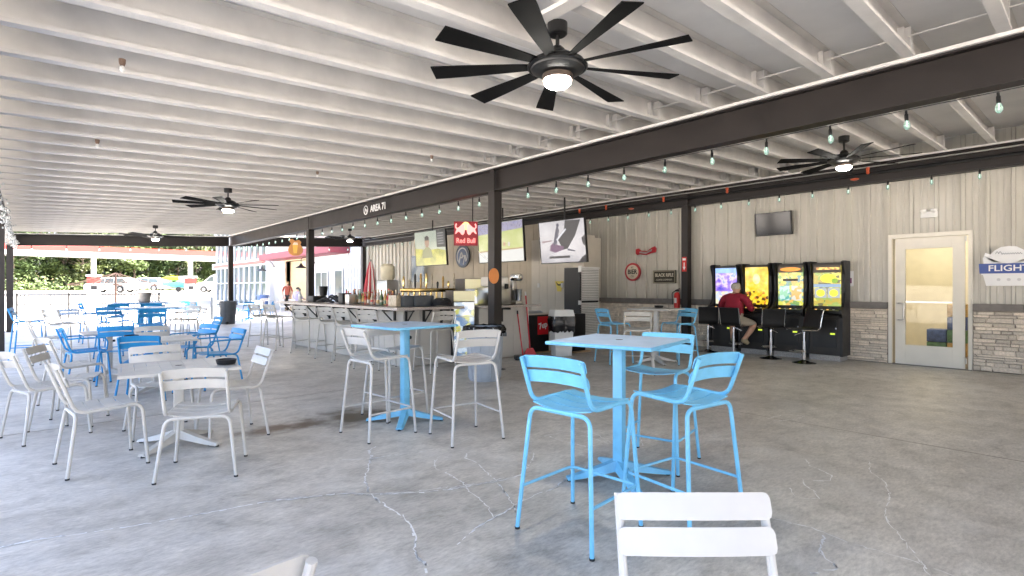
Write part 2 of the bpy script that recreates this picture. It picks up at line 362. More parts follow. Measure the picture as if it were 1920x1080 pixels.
# purlins: lipped channels, open side towards the front of the patio
cp = [(0, 0), (-.088, 0), (-.088, .030), (-.083, .030), (-.083, .005), (-.005, .005), (-.005, .245), (-.070, .245), (-.070, .25), (0, .25)]
x0, x1 = -.8, 11.5
pm = MB().prism(cp, lambda a, b: (x0, a, zb(x0) + b), lambda a, b: (x1, a, zb(x1) + b)).mesh('purlin', M_CEIL, 0)
clipm = MB().box(-.10, -.02, -.082, -.008, .008, .225).mesh('clip', M_CEIL, 0)
tabm = MB().box(-.011, -.005, -.06, -.010, .008, .20).mesh('clip_plate', M_CEIL, 0)
k = 0; y = 1.764 - 17 * .617
while y < 22.6:
    p = link('purlin', pm, PAV); p.location = (0, y, 0)
    for xx in (5.70, 11.25):
        c = link('clip', clipm, p); c.location = (xx, 0, zb(xx)); 
        c2 = link('clip_plate', tabm, p); c2.location = (xx - .22, 0, zb(xx - .22))
    y += .617; k += 1
# bridging strips between purlins near the middle beam
for xx in (5.45, ):
    b = MB(); y = 1.764 - 17 * .617
    while y < 22.0:
        b.box(xx, xx + .03, y + .002, y + .527, zb(xx) + .10, zb(xx) + .106); y += .617
    b.build('purlin_bridging', M_CEIL, PAV, 0)
b = MB(); xa, xb_ = -.9, 11.62
b.add([(xa, -9.6, zb(xa) + .254), (xb_, -9.6, zb(xb_) + .254), (xb_, 23.1, zb(xb_) + .254), (xa, 23.1, zb(xa) + .254),
       (xa, -9.6, zb(xa) + .32), (xb_, -9.6, zb(xb_) + .32), (xb_, 23.1, zb(xb_) + .32), (xa, 23.1, zb(xa) + .32)],
      [(0, 3, 2, 1), (4, 5, 6, 7), (0, 1, 5, 4), (1, 2, 6, 5), (2, 3, 7, 6), (3, 0, 4, 7)])
b.build('roof_deck', M_DECK, PAV, 0)  # stretch behind the camera is added to hold light off the foreground
MB().box(-1.0, -.90, -9.6, 23.1, zb(-.9) + .16, zb(-.9) + .33).build('gutter', M_STEEL, PAV, 0)
# pipe run under the wall beam
b = MB().tube([(11.20, -4.5, 3.44), (11.20, 22.5, 3.44)], .03, 8); b.build('sprinkler_pipe', M_BLACKM, PAV)
MB().tube([(11.24, -4.5, 3.565), (11.24, 22.5, 3.565)], .012, 6).build('conduit', M_STEELB, PAV)
M_ORNG = mat('orange_red_fitting', (.55, .09, .03), .45)
for yy in (2.75, 5.35, 6.9, 8.6, 9.5):
    MB().lathe([(.018, 0), (.03, .03), (.022, .05), (.03, .09), (.03, .12)], 10, (11.14, yy, 3.42)).build('pipe_fitting', M_ORNG, PAV)
for yy in (2.95, 7.8):
    MB().lathe([(.03, 0), (.07, .02), (.07, .03), (.02, .045)], 12, (11.12, yy, 3.33)).build('pipe_fitting', M_ORNG, PAV)
# lettering and round mark on the middle beam
M_LET = mat('white_lettering', (.8, .8, .79), .5)
text_mesh('AREA 71', .21, facing((5.733 - .0, 10.73, 3.165), -1, 0), M_LET, 'lettering', MIDBEAM, .004, sx=.92, bold=.004)
bb = MB(); X0 = 5.732
def ring(bb, cx, cz, r0, r1, x, d, n=32, a0=0, a1=2 * math.pi, sy=1):
    for i in range(n):
        p = [a0 + (a1 - a0) * (i + k) / n for k in (0, 1)]
        bb.prism([(r0 * math.cos(p[0]), r0 * math.sin(p[0])), (r1 * math.cos(p[0]), r1 * math.sin(p[0])), (r1 * math.cos(p[1]), r1 * math.sin(p[1])), (r0 * math.cos(p[1]), r0 * math.sin(p[1]))],
                 lambda u, v: (x, cx - u * sy, cz + v), lambda u, v: (x - d, cx - u * sy, cz + v))
ring(bb, 11.30, 3.165, .088, .106, X0, .006)
def stroke(bb, pts, w, x, d, cy, cz):
    for a, c in zip(pts[:-1], pts[1:]):
        a_, c_ = Vector(a), Vector(c); n = Vector((-(c_ - a_).y, (c_ - a_).x)).normalized() * w / 2
        bb.prism([tuple(a_ - n), tuple(c_ - n), tuple(c_ + n), tuple(a_ + n)], lambda u, v: (x, cy - u, cz + v), lambda u, v: (x - d, cy - u, cz + v))
LOGO = [[(-.6, -.75), (-.35, .1), (-.15, .45), (0, .2), (.05, -.2)], [(-.35, -.15), (.05, -.15)], [(.1, .0), (.5, .05), (.2, -.9)], [(.6, .1), (.7, -.6)]]
for st in LOGO: stroke(bb, [(u * .1, v * .1) for u, v in st], .018, X0, .005, 11.30, 3.165)
bb.build('round_emblem', M_LET, MIDBEAM, 0)

# ================================================================== building along the right side
XW = 11.65
BLD = thing('building', (XW, 0, 0), 0, 'long metal-sided building with ledge-stone base along the patio', 'building')
def bpart(b, name, m, parent=None, smooth=0):
    b.v = [(p[0] - XW, p[1], p[2]) for p in b.v]
    return b.build(name, m, parent or BLD, smooth)
DY0, DY1, DZ = 1.43, 2.49, 2.29
GY0, GY1 = 30.2, 33.4                            # overhead-door opening further on
wallb = MB().box(11.68, 11.9, -8, DY0, 0, 4.2).box(11.68, 11.9, DY1, GY0, 0, 4.2).box(11.68, 11.9, DY0, DY1, DZ, 4.2)
wallb.box(11.68, 11.9, GY0, GY1, 3.0, 4.2).box(11.68, 11.9, GY1, 36, 0, 4.2).box(11.9, 24, -8, -7.8, 0, 4.2).box(11.9, 24, 35.8, 36, 0, 4.2).box(23.8, 24, -7.8, 35.8, 0, 4.2)
WALL = bpart(wallb, 'wall', M_WALL)
bpart(MB().box(11.4, 24.3, -8.2, 36.2, 4.205, 4.4), 'roof', M_SIDEW)
def siding(width, h, m, key):
    pts = []; n = max(1, round(width / .3048)); s = width / n
    for i in range(n):
        o = i * s
        pts += [(o, 0), (o + .10 * s, 0), (o + .135 * s, -.046), (o + .265 * s, -.046), (o + .30 * s, 0), (o + .50 * s, 0), (o + .53 * s, -.007), (o + .58 * s, -.007), (o + .61 * s, 0), (o + .76 * s, 0), (o + .79 * s, -.007), (o + .84 * s, -.007), (o + .87 * s, 0)]
    pts.append((width, 0)); b = MB()
    for yv, xv in pts: b.v += [(xv - .012, yv, 0), (xv - .012, yv, h)]
    for i in range(len(pts) - 1): b.face((2 * i, 2 * i + 2, 2 * i + 3, 2 * i + 1))
    return b.mesh('wall_panel', m, 0)
PW = .9144
s1 = siding(PW, 3.08, M_WALL, 1); s2 = siding(PW, 4.18, M_SIDEW, 2)
y = DY0 - PW
while y > -8: o = link('wall_panel', s1, WALL); o.location = (.028, y, 1.115); y -= PW
o = link('wall_panel', siding(DY1 - DY0, 1.9, M_WALL, 3), WALL); o.location = (.028, DY0, DZ + .005)
y = DY1
while y < 22.7: o = link('wall_panel', s1, WALL); o.location = (.028, y, 1.115); y += PW
while y < GY0 - .3: o = link('wall_panel', s2, WALL); o.location = (.028, y, .01); y += PW  # same wall out in daylight, its brightness put into a whiter siding colour
# ledge-stone base
STN = bpart(MB().box(11.6, 11.678, -8, DY0 - .06, .003, 1.0).box(11.6, 11.678, DY1 + .06, 22.9, .003, 1.0), 'stone_base', M_MORTAR)
rnd = random.Random(3)
svar = []
for i in range(6):
    b = MB(); j = lambda: rnd.uniform(-.06, .06)
    f = [(-.5 + j() * .3, -.5 + j(), -.5 + j()), (-.5 + j() * .3, .5 + j(), -.5 + j()), (-.5 + j() * .3, .5 + j(), .5 + j()), (-.5 + j() * .3, -.5 + j(), .5 + j())]
    mid = [(-.85, -.42 + j(), -.36 + j()), (-.9, .42 + j(), -.36 + j()), (-.95 + j(), .42 + j(), .36 + j()), (-.9 + j(), -.42 + j(), .36 + j())]
    bk = [(.5, -.48, -.48), (.5, .48, -.48), (.5, .48, .48), (.5, -.48, .48)]
    b.add(f + mid + bk, [(4, 5, 6, 7), (0, 1, 5, 4), (1, 2, 6, 5), (2, 3, 7, 6), (3, 0, 4, 7), (8, 9, 1, 0), (9, 10, 2, 1), (10, 11, 3, 2), (11, 8, 0, 3)])
    svar.append(b.mesh('stone', M_STONE, .5))
def stones(y0, y1, single):
    z = .012; sb = MB()
    while z < .975:
        h = min(rnd.choice([.038, .045, .055, .065, .085]), .992 - z); y = y0 - rnd.uniform(0, .1)
        while y < y1:
            w = rnd.choice([.1, .14, .18, .22, .27, .34]); a, c = max(y, y0), min(y + w, y1)
            if c - a > .03:
                d = rnd.uniform(.018, .045)
                me = rnd.choice(svar); loc = Vector((11.6 - XW - d * .1, (a + c) / 2, z + h / 2)); sc = (d, c - a - .006, h - .005)
                if single: o = link('stone', me, STN); o.location = loc; o.scale = sc
                else:
                    sb.add([(v.co.x * sc[0] + loc.x, v.co.y * sc[1] + loc.y, v.co.z * sc[2] + loc.z) for v in me.vertices], [list(p.vertices) for p in me.polygons])
            y += w
        z += h
    if not single: tag(sb.build('stones', M_STONE, STN, .5), kind='stuff')
stones(.25, DY0 - .065, True); stones(DY1 + .065, 3.25, True)
stones(-4, .25, False); stones(3.25, 11.5, False)
for (a, c) in ((-8, DY0 - .06), (DY1 + .06, 11.4)):
    y = c if c < 2 else a; step = -.61 if c < 2 else .61
    while (y > a + .1 if step < 0 else y < c - .1):
        lo, hi = (max(a, y + step), y) if step < 0 else (y, min(c, y + step))
        bpart(MB().box(11.535, 11.677, lo + .003, hi - .003, 1.003, 1.112), 'cap_stone', M_LEDGE, STN)
        y += step
# glazed door
DOOR = bpart(MB().box(11.60, 11.72, DY0 - .055, DY0, .002, DZ + .05).box(11.60, 11.72, DY1, DY1 + .055, .002, DZ + .05).box(11.60, 11.72, DY0 + .001, DY1 - .001, DZ - .02, DZ + .05), 'door', M_DOORP)
yL, yR, zt = DY1 - .045, DY0 + .045, DZ - .03
lf = MB().box(11.625, 11.67, yL - .15, yL, .012, zt).box(11.625, 11.67, yR, yR + .16, .012, zt).box(11.625, 11.67, yR + .161, yL - .151, .012, .36).box(11.625, 11.67, yR + .161, yL - .151, zt - .19, zt)
bpart(lf, 'door_leaf', M_DOORP, DOOR)
M_PANE = mat('clear_pane', (.95, .95, .9), .02, trans=1., ior=1.25)
bpart(MB().box(11.643, 11.650, yR + .155, yL - .145, .355, zt - .185), 'pane', M_PANE, DOOR)
bpart(MB().box(11.61, 11.624, yR + .165, yL - .155, 1.115, 1.14), 'push_bar', M_STEELB, DOOR)
bpart(MB().tube(fillet([(11.624, yL - .05, 1.10), (11.565, yL - .06, 1.10), (11.565, yL - .16 + .02, 1.10), (11.565, yL - .15 + .02, .80), (11.565, yL - .05, .80), (11.624, yL - .05, .80)], .04), .012, 8), 'handle', M_STEELB, DOOR, .6)
for zz in (.10, 2.16): bpart(MB().lathe([(.016, 0), (.016, .09)], 10, (11.612, DY0 + .03, zz)), 'hinge', M_STEELB, DOOR, .6)
bpart(MB().box(11.56, 11.74, DY0 - .05, DY1 + .05, .001, .010), 'threshold', M_LEDGE, DOOR)
# room seen through the door
M_CREAM = mat('cream_room_paint', (.74, .69, .56), .6, var=.05)
rm = MB().box(11.91, 15.2, -.5, -.45, .0, 2.9).box(11.91, 15.2, 3.9, 3.95, .0, 2.9).box(15.2, 15.25, -.5, 3.95, 0, 2.9).box(11.91, 15.2, -.44, 3.89, 2.85, 2.9)
bpart(rm, 'room_walls', M_CREAM)
bpart(MB().box(11.91, 15.19, -.44, 3.89, -.02, .006), 'room_floor', mat('brown_carpet', (.16, .13, .11), .95, var=.2))
M_ROOML = mat('lit_ceiling_panel', (.9, .85, .7), .5, emis=(1, .90, .70), es=1.8)
bpart(MB().box(12.2, 14.9, .4, 3.2, 2.815, 2.845), 'ceiling_light', M_ROOML)
M_CASE = [mat('drink_case_%s' % n, c, .5, var=.3, vscale=14) for n, c in (('tan', (.45, .30, .12)), ('green', (.10, .20, .10)), ('blue', (.08, .12, .3)))]
for i in range(4):
    for j in range(2 if i < 2 else 1):
        o = MB().rbox((13.9, 1.86 + .33 * j, .14 + i * .26), (.4, .31, .25), .008).build('drink_case', M_CASE[(i + j) % 3])
        tag(o, 'cardboard drink case in the stack seen through the glazed door', 'case', 'drink cases stacked in the lit room')
# light fitting above the door
b = MB().rbox((11.60, 1.95, 2.655), (.06, .24, .11), .015); o = b.build('emergency_light', M_WHT)
for s in (-1, 1): MB().lathe([(.02, 0), (.05, .03), (.05, .06)], 12, (11.56, 1.95 + s * .07, 2.68)).build('lamp_head', M_WHT, o)
tag(o, 'small white twin-head emergency light on the wall above the door', 'emergency light')

# far stretch of the building: canopy, overhead-door opening, windows, storefront
bpart(MB().box(10.55, 11.62, 24.6, 35, 3.08, 3.42), 'entrance_canopy', M_MAROON)
op = MB().box(11.62, 11.95, GY0 - .16, GY0, 0, 3.14).box(11.62, 11.95, GY1, GY1 + .16, 0, 3.14).box(11.62, 11.95, GY0 + .001, GY1 - .001, 3.0, 3.14)
OPN = bpart(op, 'overhead_door_frame', mat('tan_trim', (.50, .36, .24), .6))
bpart(MB().box(11.95, 17, GY0 - .1, GY0 - .02, 0, 3.4).box(11.95, 17, GY1 + .02, GY1 + .1, 0, 3.4).box(17, 17.1, GY0 - .1, GY1 + .1, 0, 3.4).box(11.95, 17, GY0 - .02, GY1 + .02, 3.3, 3.4), 'room_walls', M_CREAM)
bpart(MB().box(12.4, 16, GY0 + .3, GY1 - .3, 3.24, 3.29), 'ceiling_light', M_ROOML)
bpart(MB().add([(11.64, GY1 - .25, 3.0), (11.64, GY1 - .05, 3.0), (11.5, GY1 - .15, 2.0), (11.5, GY1 - .12, 2.0)], [(0, 1, 3, 2)]), 'rolled_blind', M_BLACKM, OPN)
M_WGL = mat('window_glass', (.10, .13, .13), .05, ior=1.5, var=.2, vscale=.6)
for (a, c, z0, z1) in ((25.4, 26.25, .05, 2.25), (27.2, 28.7, .7, 2.2)):
    w = bpart(MB().box(11.585, 11.62, a - .09, a, z0 - .0, z1 + .09).box(11.585, 11.62, c, c + .09, z0, z1 + .09).box(11.585, 11.62, a + .001, c - .001, z1, z1 + .09).box(11.585, 11.62, a + .001, c - .001, z0, z0 + .09), 'window', M_SIDEW)
    bpart(MB().box(11.598, 11.606, a, c, z0 + .08, z1), 'pane', M_WGL, w)
    if c - a > 1: bpart(MB().box(11.58, 11.62, (a + c) / 2 - .03, (a + c) / 2 + .03, z0 + .092, z1 - .002), 'mullion', M_SIDEW, w)
# gooseneck barn lamps on the far wall
for y_, lab in ((28.9, 'black gooseneck barn lamp on the white wall beside the overhead door'), (35.4, 'black gooseneck barn lamp at the glass storefront end of the white wall')):
    g = thing('barn_lamp', (11.62, y_, 2.75), 0, lab, 'wall lamp', 'gooseneck lamps on the far wall')
    MB().tube(fillet([(0, 0, 0), (-.25, 0, .35), (-.75, 0, .25), (-.75, 0, -.05)], .25, 6), .018, 8).build('arm', M_BLACKM, g)
    MB().lathe([(.05, 0), (.07, .02), (.02, .05)], 12, (-.02, 0, -.02)).build('wall_plate', M_BLACKM, g)
    MB().lathe([(.30, -.26), (.27, -.22), (.10, -.12), (.05, -.02), (.03, .0)], 18, (-.75, 0, -.04)).build('shade', M_BLACKM, g)
SF = thing('storefront', (11.5, 36, 0), 0, 'two-storey white-framed glass storefront beyond the red canopy', 'storefront')
MB().box(.5, 8, .3, 14, 0, 6).build('hall', M_CREAM, SF, 0)
MB().box(-.1, .3, -.3, .3, 0, 6.2).box(-.12, .3, .31, 14, 2.9, 3.35).box(-.12, .3, .31, 14, 5.9, 6.3).box(-.1, .2, .31, 14, 0, .25).build('frame', M_SIDEW, SF, 0)
for i in range(11):
    MB().box(-.08, .15, .35 + i * 1.25, .45 + i * 1.25, .251, 5.9).build('mullion', M_SIDEW, SF, 0)
    for z0, z1 in ((.26, 1.7), (1.78, 2.89), (3.36, 5.88)):
        if i < 10: MB().box(.02, .04, .451 + i * 1.25, 1.599 + i * 1.25, z0, z1).build('pane', M_WGL, SF, 0)
MB().box(-.06, .12, .46, 13, 1.702, 1.778).build('transom', M_SIDEW, SF, 0)
MB().box(-.15, -.125, .4, 13.5, 3.0, 3.2).build('red_band', mat('storefront_red', (.55, .12, .09), .5), SF, 0)
# ================================================================== ceiling fans
M_BLADE = mat('matt_black_blade', (.0045, .0045, .0045), .8, var=.1); M_BLADE.node_tree.nodes['Principled BSDF'].inputs['Specular IOR Level'].default_value = .12
def make_fan(label, loc, turn, drop):
    f = thing('ceiling_fan', loc, turn, label, 'ceiling fan', 'black ceiling fans under the purlins')
    MB().lathe([(.055, -.085), (.068, -.075), (.07, .0)], 20, (0, 0, 0)).build('canopy', M_BLACKM, f)
    MB().lathe([(.014, -drop + .13), (.014, -.08)], 10).build('downrod', M_BLACKM, f)
    z = -drop
    MB().lathe([(.03, z + .14), (.05, z + .12), (.055, z + .09), (.11, z + .075), (.15, z + .045), (.185, z + .03), (.195, z), (.185, z - .025), (.15, z - .045), (.09, z - .06)][::-1], 28).build('motor_housing', M_BLACKM, f)
    MB().tube([(.20 * math.cos(a), .20 * math.sin(a), z - .005) for a in [2 * math.pi * i / 28 for i in range(28)]], .012, 6, True).build('trim_ring', M_BLACKM, f)
    MB().lathe([(.085, z - .10), (.105, z - .095), (.108, z - .06), (.09, z - .055)], 24).build('lamp_collar', mat('bronze_collar', (.10, .075, .06), .35, .6), f)
    MB().lathe([(.02, z - .145), (.07, z - .14), (.092, z - .12), (.095, z - .10)], 24).build('lens', M_LAMP, f)
    for i in range(9):
        b = MB(); n = 8; prof = []
        for k in range(n + 1):
            t = k / n; r = .15 + t * .74; w = .026 + .050 * t ** .8 if t < .96 else .074; p = R(15) * (1 - .35 * t)
            for s in (-1, 1):
                for h in (.004, -.004): prof.append((r, s * w * math.cos(p), s * w * math.sin(p) + h + z + .005))
        b.v = prof
        for k in range(n):
            o = 4 * k; q = o + 4
            for a_, c_ in ((0, 1), (1, 3), (3, 2), (2, 0)): b.face((o + a_, o + c_, q + c_, q + a_))
        b.face((0, 1, 3, 2)); b.face((4 * n, 4 * n + 1, 4 * n + 3, 4 * n + 2))
        bl = b.build('blade', M_BLADE, f, .5); bl.rotation_euler = (0, 0, 2 * math.pi * i / 9)
    return f
make_fan('large black nine-blade ceiling fan with lit lamp nearest the camera', (2.72, 2.52, zb(2.72) - .033), R(-30), .30)
make_fan('black ceiling fan with lit lamp over the left seating, second from the front', (2.77, 11.0, zb(2.77)), R(5), .31)
make_fan('black ceiling fan in front of the dark beam at the far left end', (2.8, 19.0, zb(2.8)), R(20), .31)
make_fan('black ceiling fan at the right, above the gaming machines', (8.62, 2.42, zb(8.62)), R(12), .34)
make_fan('small far black ceiling fan over the bar end', (8.7, 18.4, zb(8.7)), R(25), .34)
MB().obox((2.60, 2.30, zb(2.6) - .016), (.10, .62, .03), 0).build('fan_mount_strip', M_CEIL, PAV, 0)
# small ceiling fittings: brown lamp holders with a white ring bulb
for x, y, lab in ((.53, 5.05, 'small brown and white ceiling fitting at upper left, nearest of the row'), (.60, 8.0, 'small white ceiling fitting on the left, second of the row'), (3.5, 8.6, 'small ceiling fitting near the lettered beam'), (4.4, 6.6, 'small ceiling fitting left of the middle post'), (3.3, 3.0, 'small white ceiling fitting right of the large fan lamp')):
    g = thing('pendant_lamp_holder', (x, y, zb(x)), 0, lab, 'ceiling fitting', 'ceiling fittings')
    MB().lathe([(.016, -.05), (.022, -.03), (.024, .0)], 10).build('cap', mat('brown_cap', (.16, .10, .07), .6), g)
    MB().lathe([(.006, -.10), (.018, -.085), (.018, -.065), (.010, -.052)], 10).build('ring_bulb', M_WHT, g)

# ================================================================== string lights
sockm = MB().lathe([(.010, .055), (.010, .03), (.015, .02), (.016, -.03), (.012, -.034)][::-1], 10).mesh('socket', M_BLACK)
bulbm = MB().lathe([(.004, -.118), (.018, -.108), (.026, -.088), (.025, -.066), (.014, -.036)], 12).mesh('bulb', M_GLASS)
filam = MB().tube([(0, 0, -.035), (.006, 0, -.06), (-.006, 0, -.075), (0, 0, -.09)], .0025, 5).mesh('filament', mat('lit_filament', (.9, 1, .95), .4, emis=(.75, 1, .9), es=.9))
def string(pts, bulbs, label, dropz=.10):
    g = thing('string_lights', pts[0], 0, label, 'string lights'); o = Vector(pts[0])
    MB().tube([Vector(p) - o for p in pts], .005, 5).build('wire', M_BLACK, g)
    for p in bulbs:
        s = link('socket', sockm, g); s.location = Vector(p) - o + Vector((0, 0, -.055)); s.rotation_euler = (random.uniform(-.05, .05), random.uniform(-.05, .05), 0)
        q = link('bulb', bulbm, s); link('filament', filam, s)
xs = 5.90; ys = [.537 + .6195 * i for i in range(-3, 37)]
string([(xs, -1.6, 2.992), (xs, 22.6, 2.992)], [(xs, y, 2.985) for y in ys if abs(y - 6.83) > .15], 'green-tinted bulb string hanging under the middle beam')
xs = 11.30; ys = [1.253 + .616 * i for i in range(-4, 35)]
string([(xs, -1.4, 3.30), (xs, 22.6, 3.30)], [(xs, y, 3.295) for y in ys], 'green-tinted bulb string under the beam along the wall')
string([(-.35, 22.64, 2.70), (5.6, 22.64, 2.98)], [(-.35 + .85 * i + .4, 22.64, 2.70 + .28 * (.85 * i + .4) / 5.95 - .004) for i in range(7)], 'short bulb string across the open end, left of the far post', .1)
string([(5.95, 22.64, 3.0), (11.2, 22.64, 3.26)], [(5.95 + .85 * i + .4, 22.64, 3.0 + .26 * (.85 * i + .4) / 5.25 - .004) for i in range(6)], 'short bulb string across the open end, right of the far post', .1)
# white fairy garland along the left beam
g = thing('fairy_garland', (-.34, 5, 2.68), 0, 'bunched white fairy lights along the left edge beam', 'fairy lights')
M_FAIRY = mat('fairy_white', (.55, .57, .57), .4)
b = MB(); rnd = random.Random(9)
for i in range(520):
    y = rnd.uniform(0, 17.5); b.lathe([(.004, -.02), (.016, -.01), (.016, .01), (.004, .02)], 5, (rnd.gauss(0, .035), y, rnd.gauss(0, .05)))
tag(b.build('fairy_bulbs', M_FAIRY, g), kind='stuff')
MB().tube([(.03 * math.sin(i * .9), i * .25, .03 * math.cos(i * 1.3)) for i in range(71)], .008, 5).build('wire', mat('green_wire', (.02, .06, .04), .6), g)

# ================================================================== chairs, stools, tables
def slat(b, w, d, th, bow, sag, M, n=6, rc=.02):
    """slat lying in local xy plane: width w along x, depth d along y, bowed so that the middle is pushed along -z"""
    pts = []
    xs = [-w / 2 + w * i / n for i in range(n + 1)]; xs = [xs[0], xs[0] + rc * .3, xs[0] + rc] + xs[1:-1] + [xs[-1] - rc, xs[-1] - rc * .3, xs[-1]]; n = len(xs) - 1; ec = {0: rc, n: rc, 1: rc * .3, n - 1: rc * .3}
    for sgn in (1, -1):
        for i, x in enumerate(xs):
            t = 2 * x / w; z = -bow * (1 - t * t); e = ec.get(i, 0)
            pts += [M @ Vector((x, -d / 2 + e, z + sgn * th / 2)), M @ Vector((x, d / 2 - e, z + sgn * th / 2 - sag))]
    m = 2 * (n + 1); f = []
    for i in range(n):
        a = 2 * i; f += [(a, a + 2, a + 3, a + 1), (m + a, m + a + 1, m + a + 3, m + a + 2), (a, m + a, m + a + 2, a + 2), (a + 1, a + 3, m + a + 3, m + a + 1)]
    f += [(0, 1, m + 1, m), (2 * n, m + 2 * n, m + 2 * n + 1, 2 * n + 1)]
    b.add(pts, f); return b
def make_chair(kind, m, seat_m=None, arms=False):
    """faces local +y; origin on the floor under the middle of the seat"""
    seat_m = seat_m or m
    st = kind == 'stool'; zs, zt = (.715, 1.0) if st else (.455, .80)
    g = thing('bar_stool' if st else 'chair', (0, 0, 0), 0, 'x', 'stool' if st else 'chair'); r = .0125
    yb = -.28 if st else -.315
    for s in (-1, 1):
        p = [(s * .205, yb, zt - .012), (s * .205, -.185, zs + .012), (s * .207, .195, zs + .02 if st else zs + .025), (s * .245, .245, .01)]
        if not st: p = [(s * .205, yb, zt - .012), (s * .205, -.20, zs + .0), (s * .21, .205, zs + .018), (s * .25, .235, .01)]
        MB().tube(fillet(p, .07, 5), r, 10).build('side_frame', m, g)
        MB().lathe([(.0145, 0), (.0145, .012)], 10, (p[-1][0], p[-1][1], 0)).build('foot_cap', M_RUB, g)
        MB().lathe([(.0145, 0), (.0145, .012)], 10, (s * .258, -.258, 0)).build('foot_cap', M_RUB, g)
        if arms:
            a = [(s * .218, -.262, .655), (s * .262, -.15, .665), (s * .268, .16, .66), (s * .262, .20, .60), (s * .235, .19, .475)]
            MB().tube(fillet(a, .06, 4), .011, 8).build('armrest', m, g)
    ri = zs - .018
    p = [(-.258, -.258, .01), (-.205, -.20, ri), (.205, -.20, ri), (.258, -.258, .01)]
    MB().tube(fillet(p, .06, 5), r, 10).build('rear_leg_frame', m, g)
    for i in range(4):
        y = -.145 + i * .098; zz = zs + .012 + (.0 if i < 3 else .003)
        M = Matrix.Translation((0, y, zz + (.010 if st else .012) * (i / 3.))) @ Matrix.Rotation(R(1.2), 4, 'X')
        slat(MB(), .40, .092, .006, .022, 0, M, rc=.003).build('seat_slat', seat_m, g)
    d = Vector((0, yb + .19, zt - zs)).normalized(); ang = math.atan2(-(yb + .19), zt - zs)
    for i in range(2):
        t = zt - .038 - i * .084; f = (t - zs) / (zt - zs); yy = -.19 + (yb + .19) * f
        M = Matrix.Translation((0, yy + .016, t)) @ Matrix.Rotation(R(90) + ang, 4, 'X')
        slat(MB(), .435, .072, .006, .026, 0, M, rc=.018).build('back_slat', m, g)
    if st:
        zf = .245; fx = .235; fr = [(-.240, -.240, zf), (-fx, .222, zf), (fx, .222, zf), (.240, -.240, zf)]
        MB().tube(fillet(fr, .05, 4), .009, 8).build('foot_rail', m, g)
    return g
PROTO = {}
def place(kind, colour, x, y, rot, label, group, arms=False):
    key = (kind, colour, arms); mm = {'blue': M_BLUE, 'strong': M_DBLUE, 'white': M_WHITE, 'grey': M_GREY, 'pale': M_PALE}[colour]
    if key not in PROTO: PROTO[key] = make_chair(kind, mm, arms=arms); o = PROTO[key]
    else: o = copy_tree(PROTO[key])
    o.location = (x, y, 0); o.rotation_euler = (0, 0, R(rot)); o['label'] = label; o['group'] = group
    return o
def make_table(h, size, m_top, m_leg, slats):
    g = thing('bar_table' if h > .9 else 'dining_table', (0, 0, 0), 0, 'x', 'table'); s = size / 2
    if slats:
        n = 9; w = size / n
        fr = MB().box(-s, s, -s, -s + .022, h - .022, h).box(-s, s, s - .022, s, h - .022, h).box(-s, -s + .022, -s + .0225, s - .0225, h - .022, h).box(s - .022, s, -s + .0225, s - .0225, h - .022, h)
        fr.build('edge_frame', m_leg, g, 0); inner = size - .046; w = inner / n
        for i in range(n):
            x0 = -inner / 2 + i * w
            MB().box(x0 + .0015, x0 + w - .0015, -inner / 2, inner / 2, h - .008, h - .0015).build('top_slat', m_top, g, 0)
    else:
        MB().rbox((0, 0, h - .0125), (size, size, .025), .008).build('top', m_leg, g)
        MB().box(-s + .014, s - .014, -s + .014, s - .014, h - .001, h + .001).build('top_panel', m_top, g, 0)
    MB().lathe([(.026, h + .0012), (.026, h + .0022)], 20).build('umbrella_hole', M_BLACK, g)
    MB().rbox((0, 0, (h - .03 + .09) / 2), (.075, .075, h - .03 - .09), .012).build('post', m_leg, g)
    MB().box(-.14, .14, -.14, .14, h - .032, h - .026).build('top_plate', m_leg, g, 0)
    MB().lathe([(.010, 0), (.018, .006), (.018, .03), (.008, .036)], 12).build('tilt_knob', M_BLACK, g).matrix_local = Matrix.Translation((.038, -.01, h - .14)) @ Matrix.Rotation(R(90), 4, 'Y')
    for i in range(4):
        b = MB(); L_ = .36
        for k in range(7):
            t = k / 6; x = .03 + t * L_; wz = .05 * (1 - t) + .018; zc = .045 + .055 * (1 - t) ** 1.3 - .022 * t; ww = .048 - .012 * t
            b.v += [(x, -ww, zc - wz / 2), (x, ww, zc - wz / 2), (x, ww * .6, zc + wz / 2), (x, -ww * .6, zc + wz / 2)]
        for k in range(6):
            for a in range(4): b.face((4 * k + a, 4 * k + (a + 1) % 4, 4 * k + 4 + (a + 1) % 4, 4 * k + 4 + a))
        b.face((0, 1, 2, 3)); b.face((24, 25, 26, 27))
        lg = b.build('base_foot', m_leg, g, .5); lg.rotation_euler = (0, 0, R(45 + 90 * i))
        MB().lathe([(.016, 0), (.016, .02)], 10, (.375, 0, 0)).build('glide', M_RUB, lg)
    return g
TPRO = {}
def table(h, colour, x, y, rot, label, size=.78, slats=False, group=None):
    mt, ml = {'blue': (M_BTOP, M_BLUE), 'strong': (M_PALE, M_DBLUE), 'grey': (M_GREY, M_GREY), 'white': (M_GREY, M_WHITE)}[colour]
    key = (h, colour, size, slats)
    if key not in TPRO: TPRO[key] = make_table(h, size, mt, ml, slats); o = TPRO[key]
    else: o = copy_tree(TPRO[key])
    o.location = (x, y, 0); o.rotation_euler = (0, 0, R(rot)); o['label'] = label
    if group: o['group'] = group
    return o
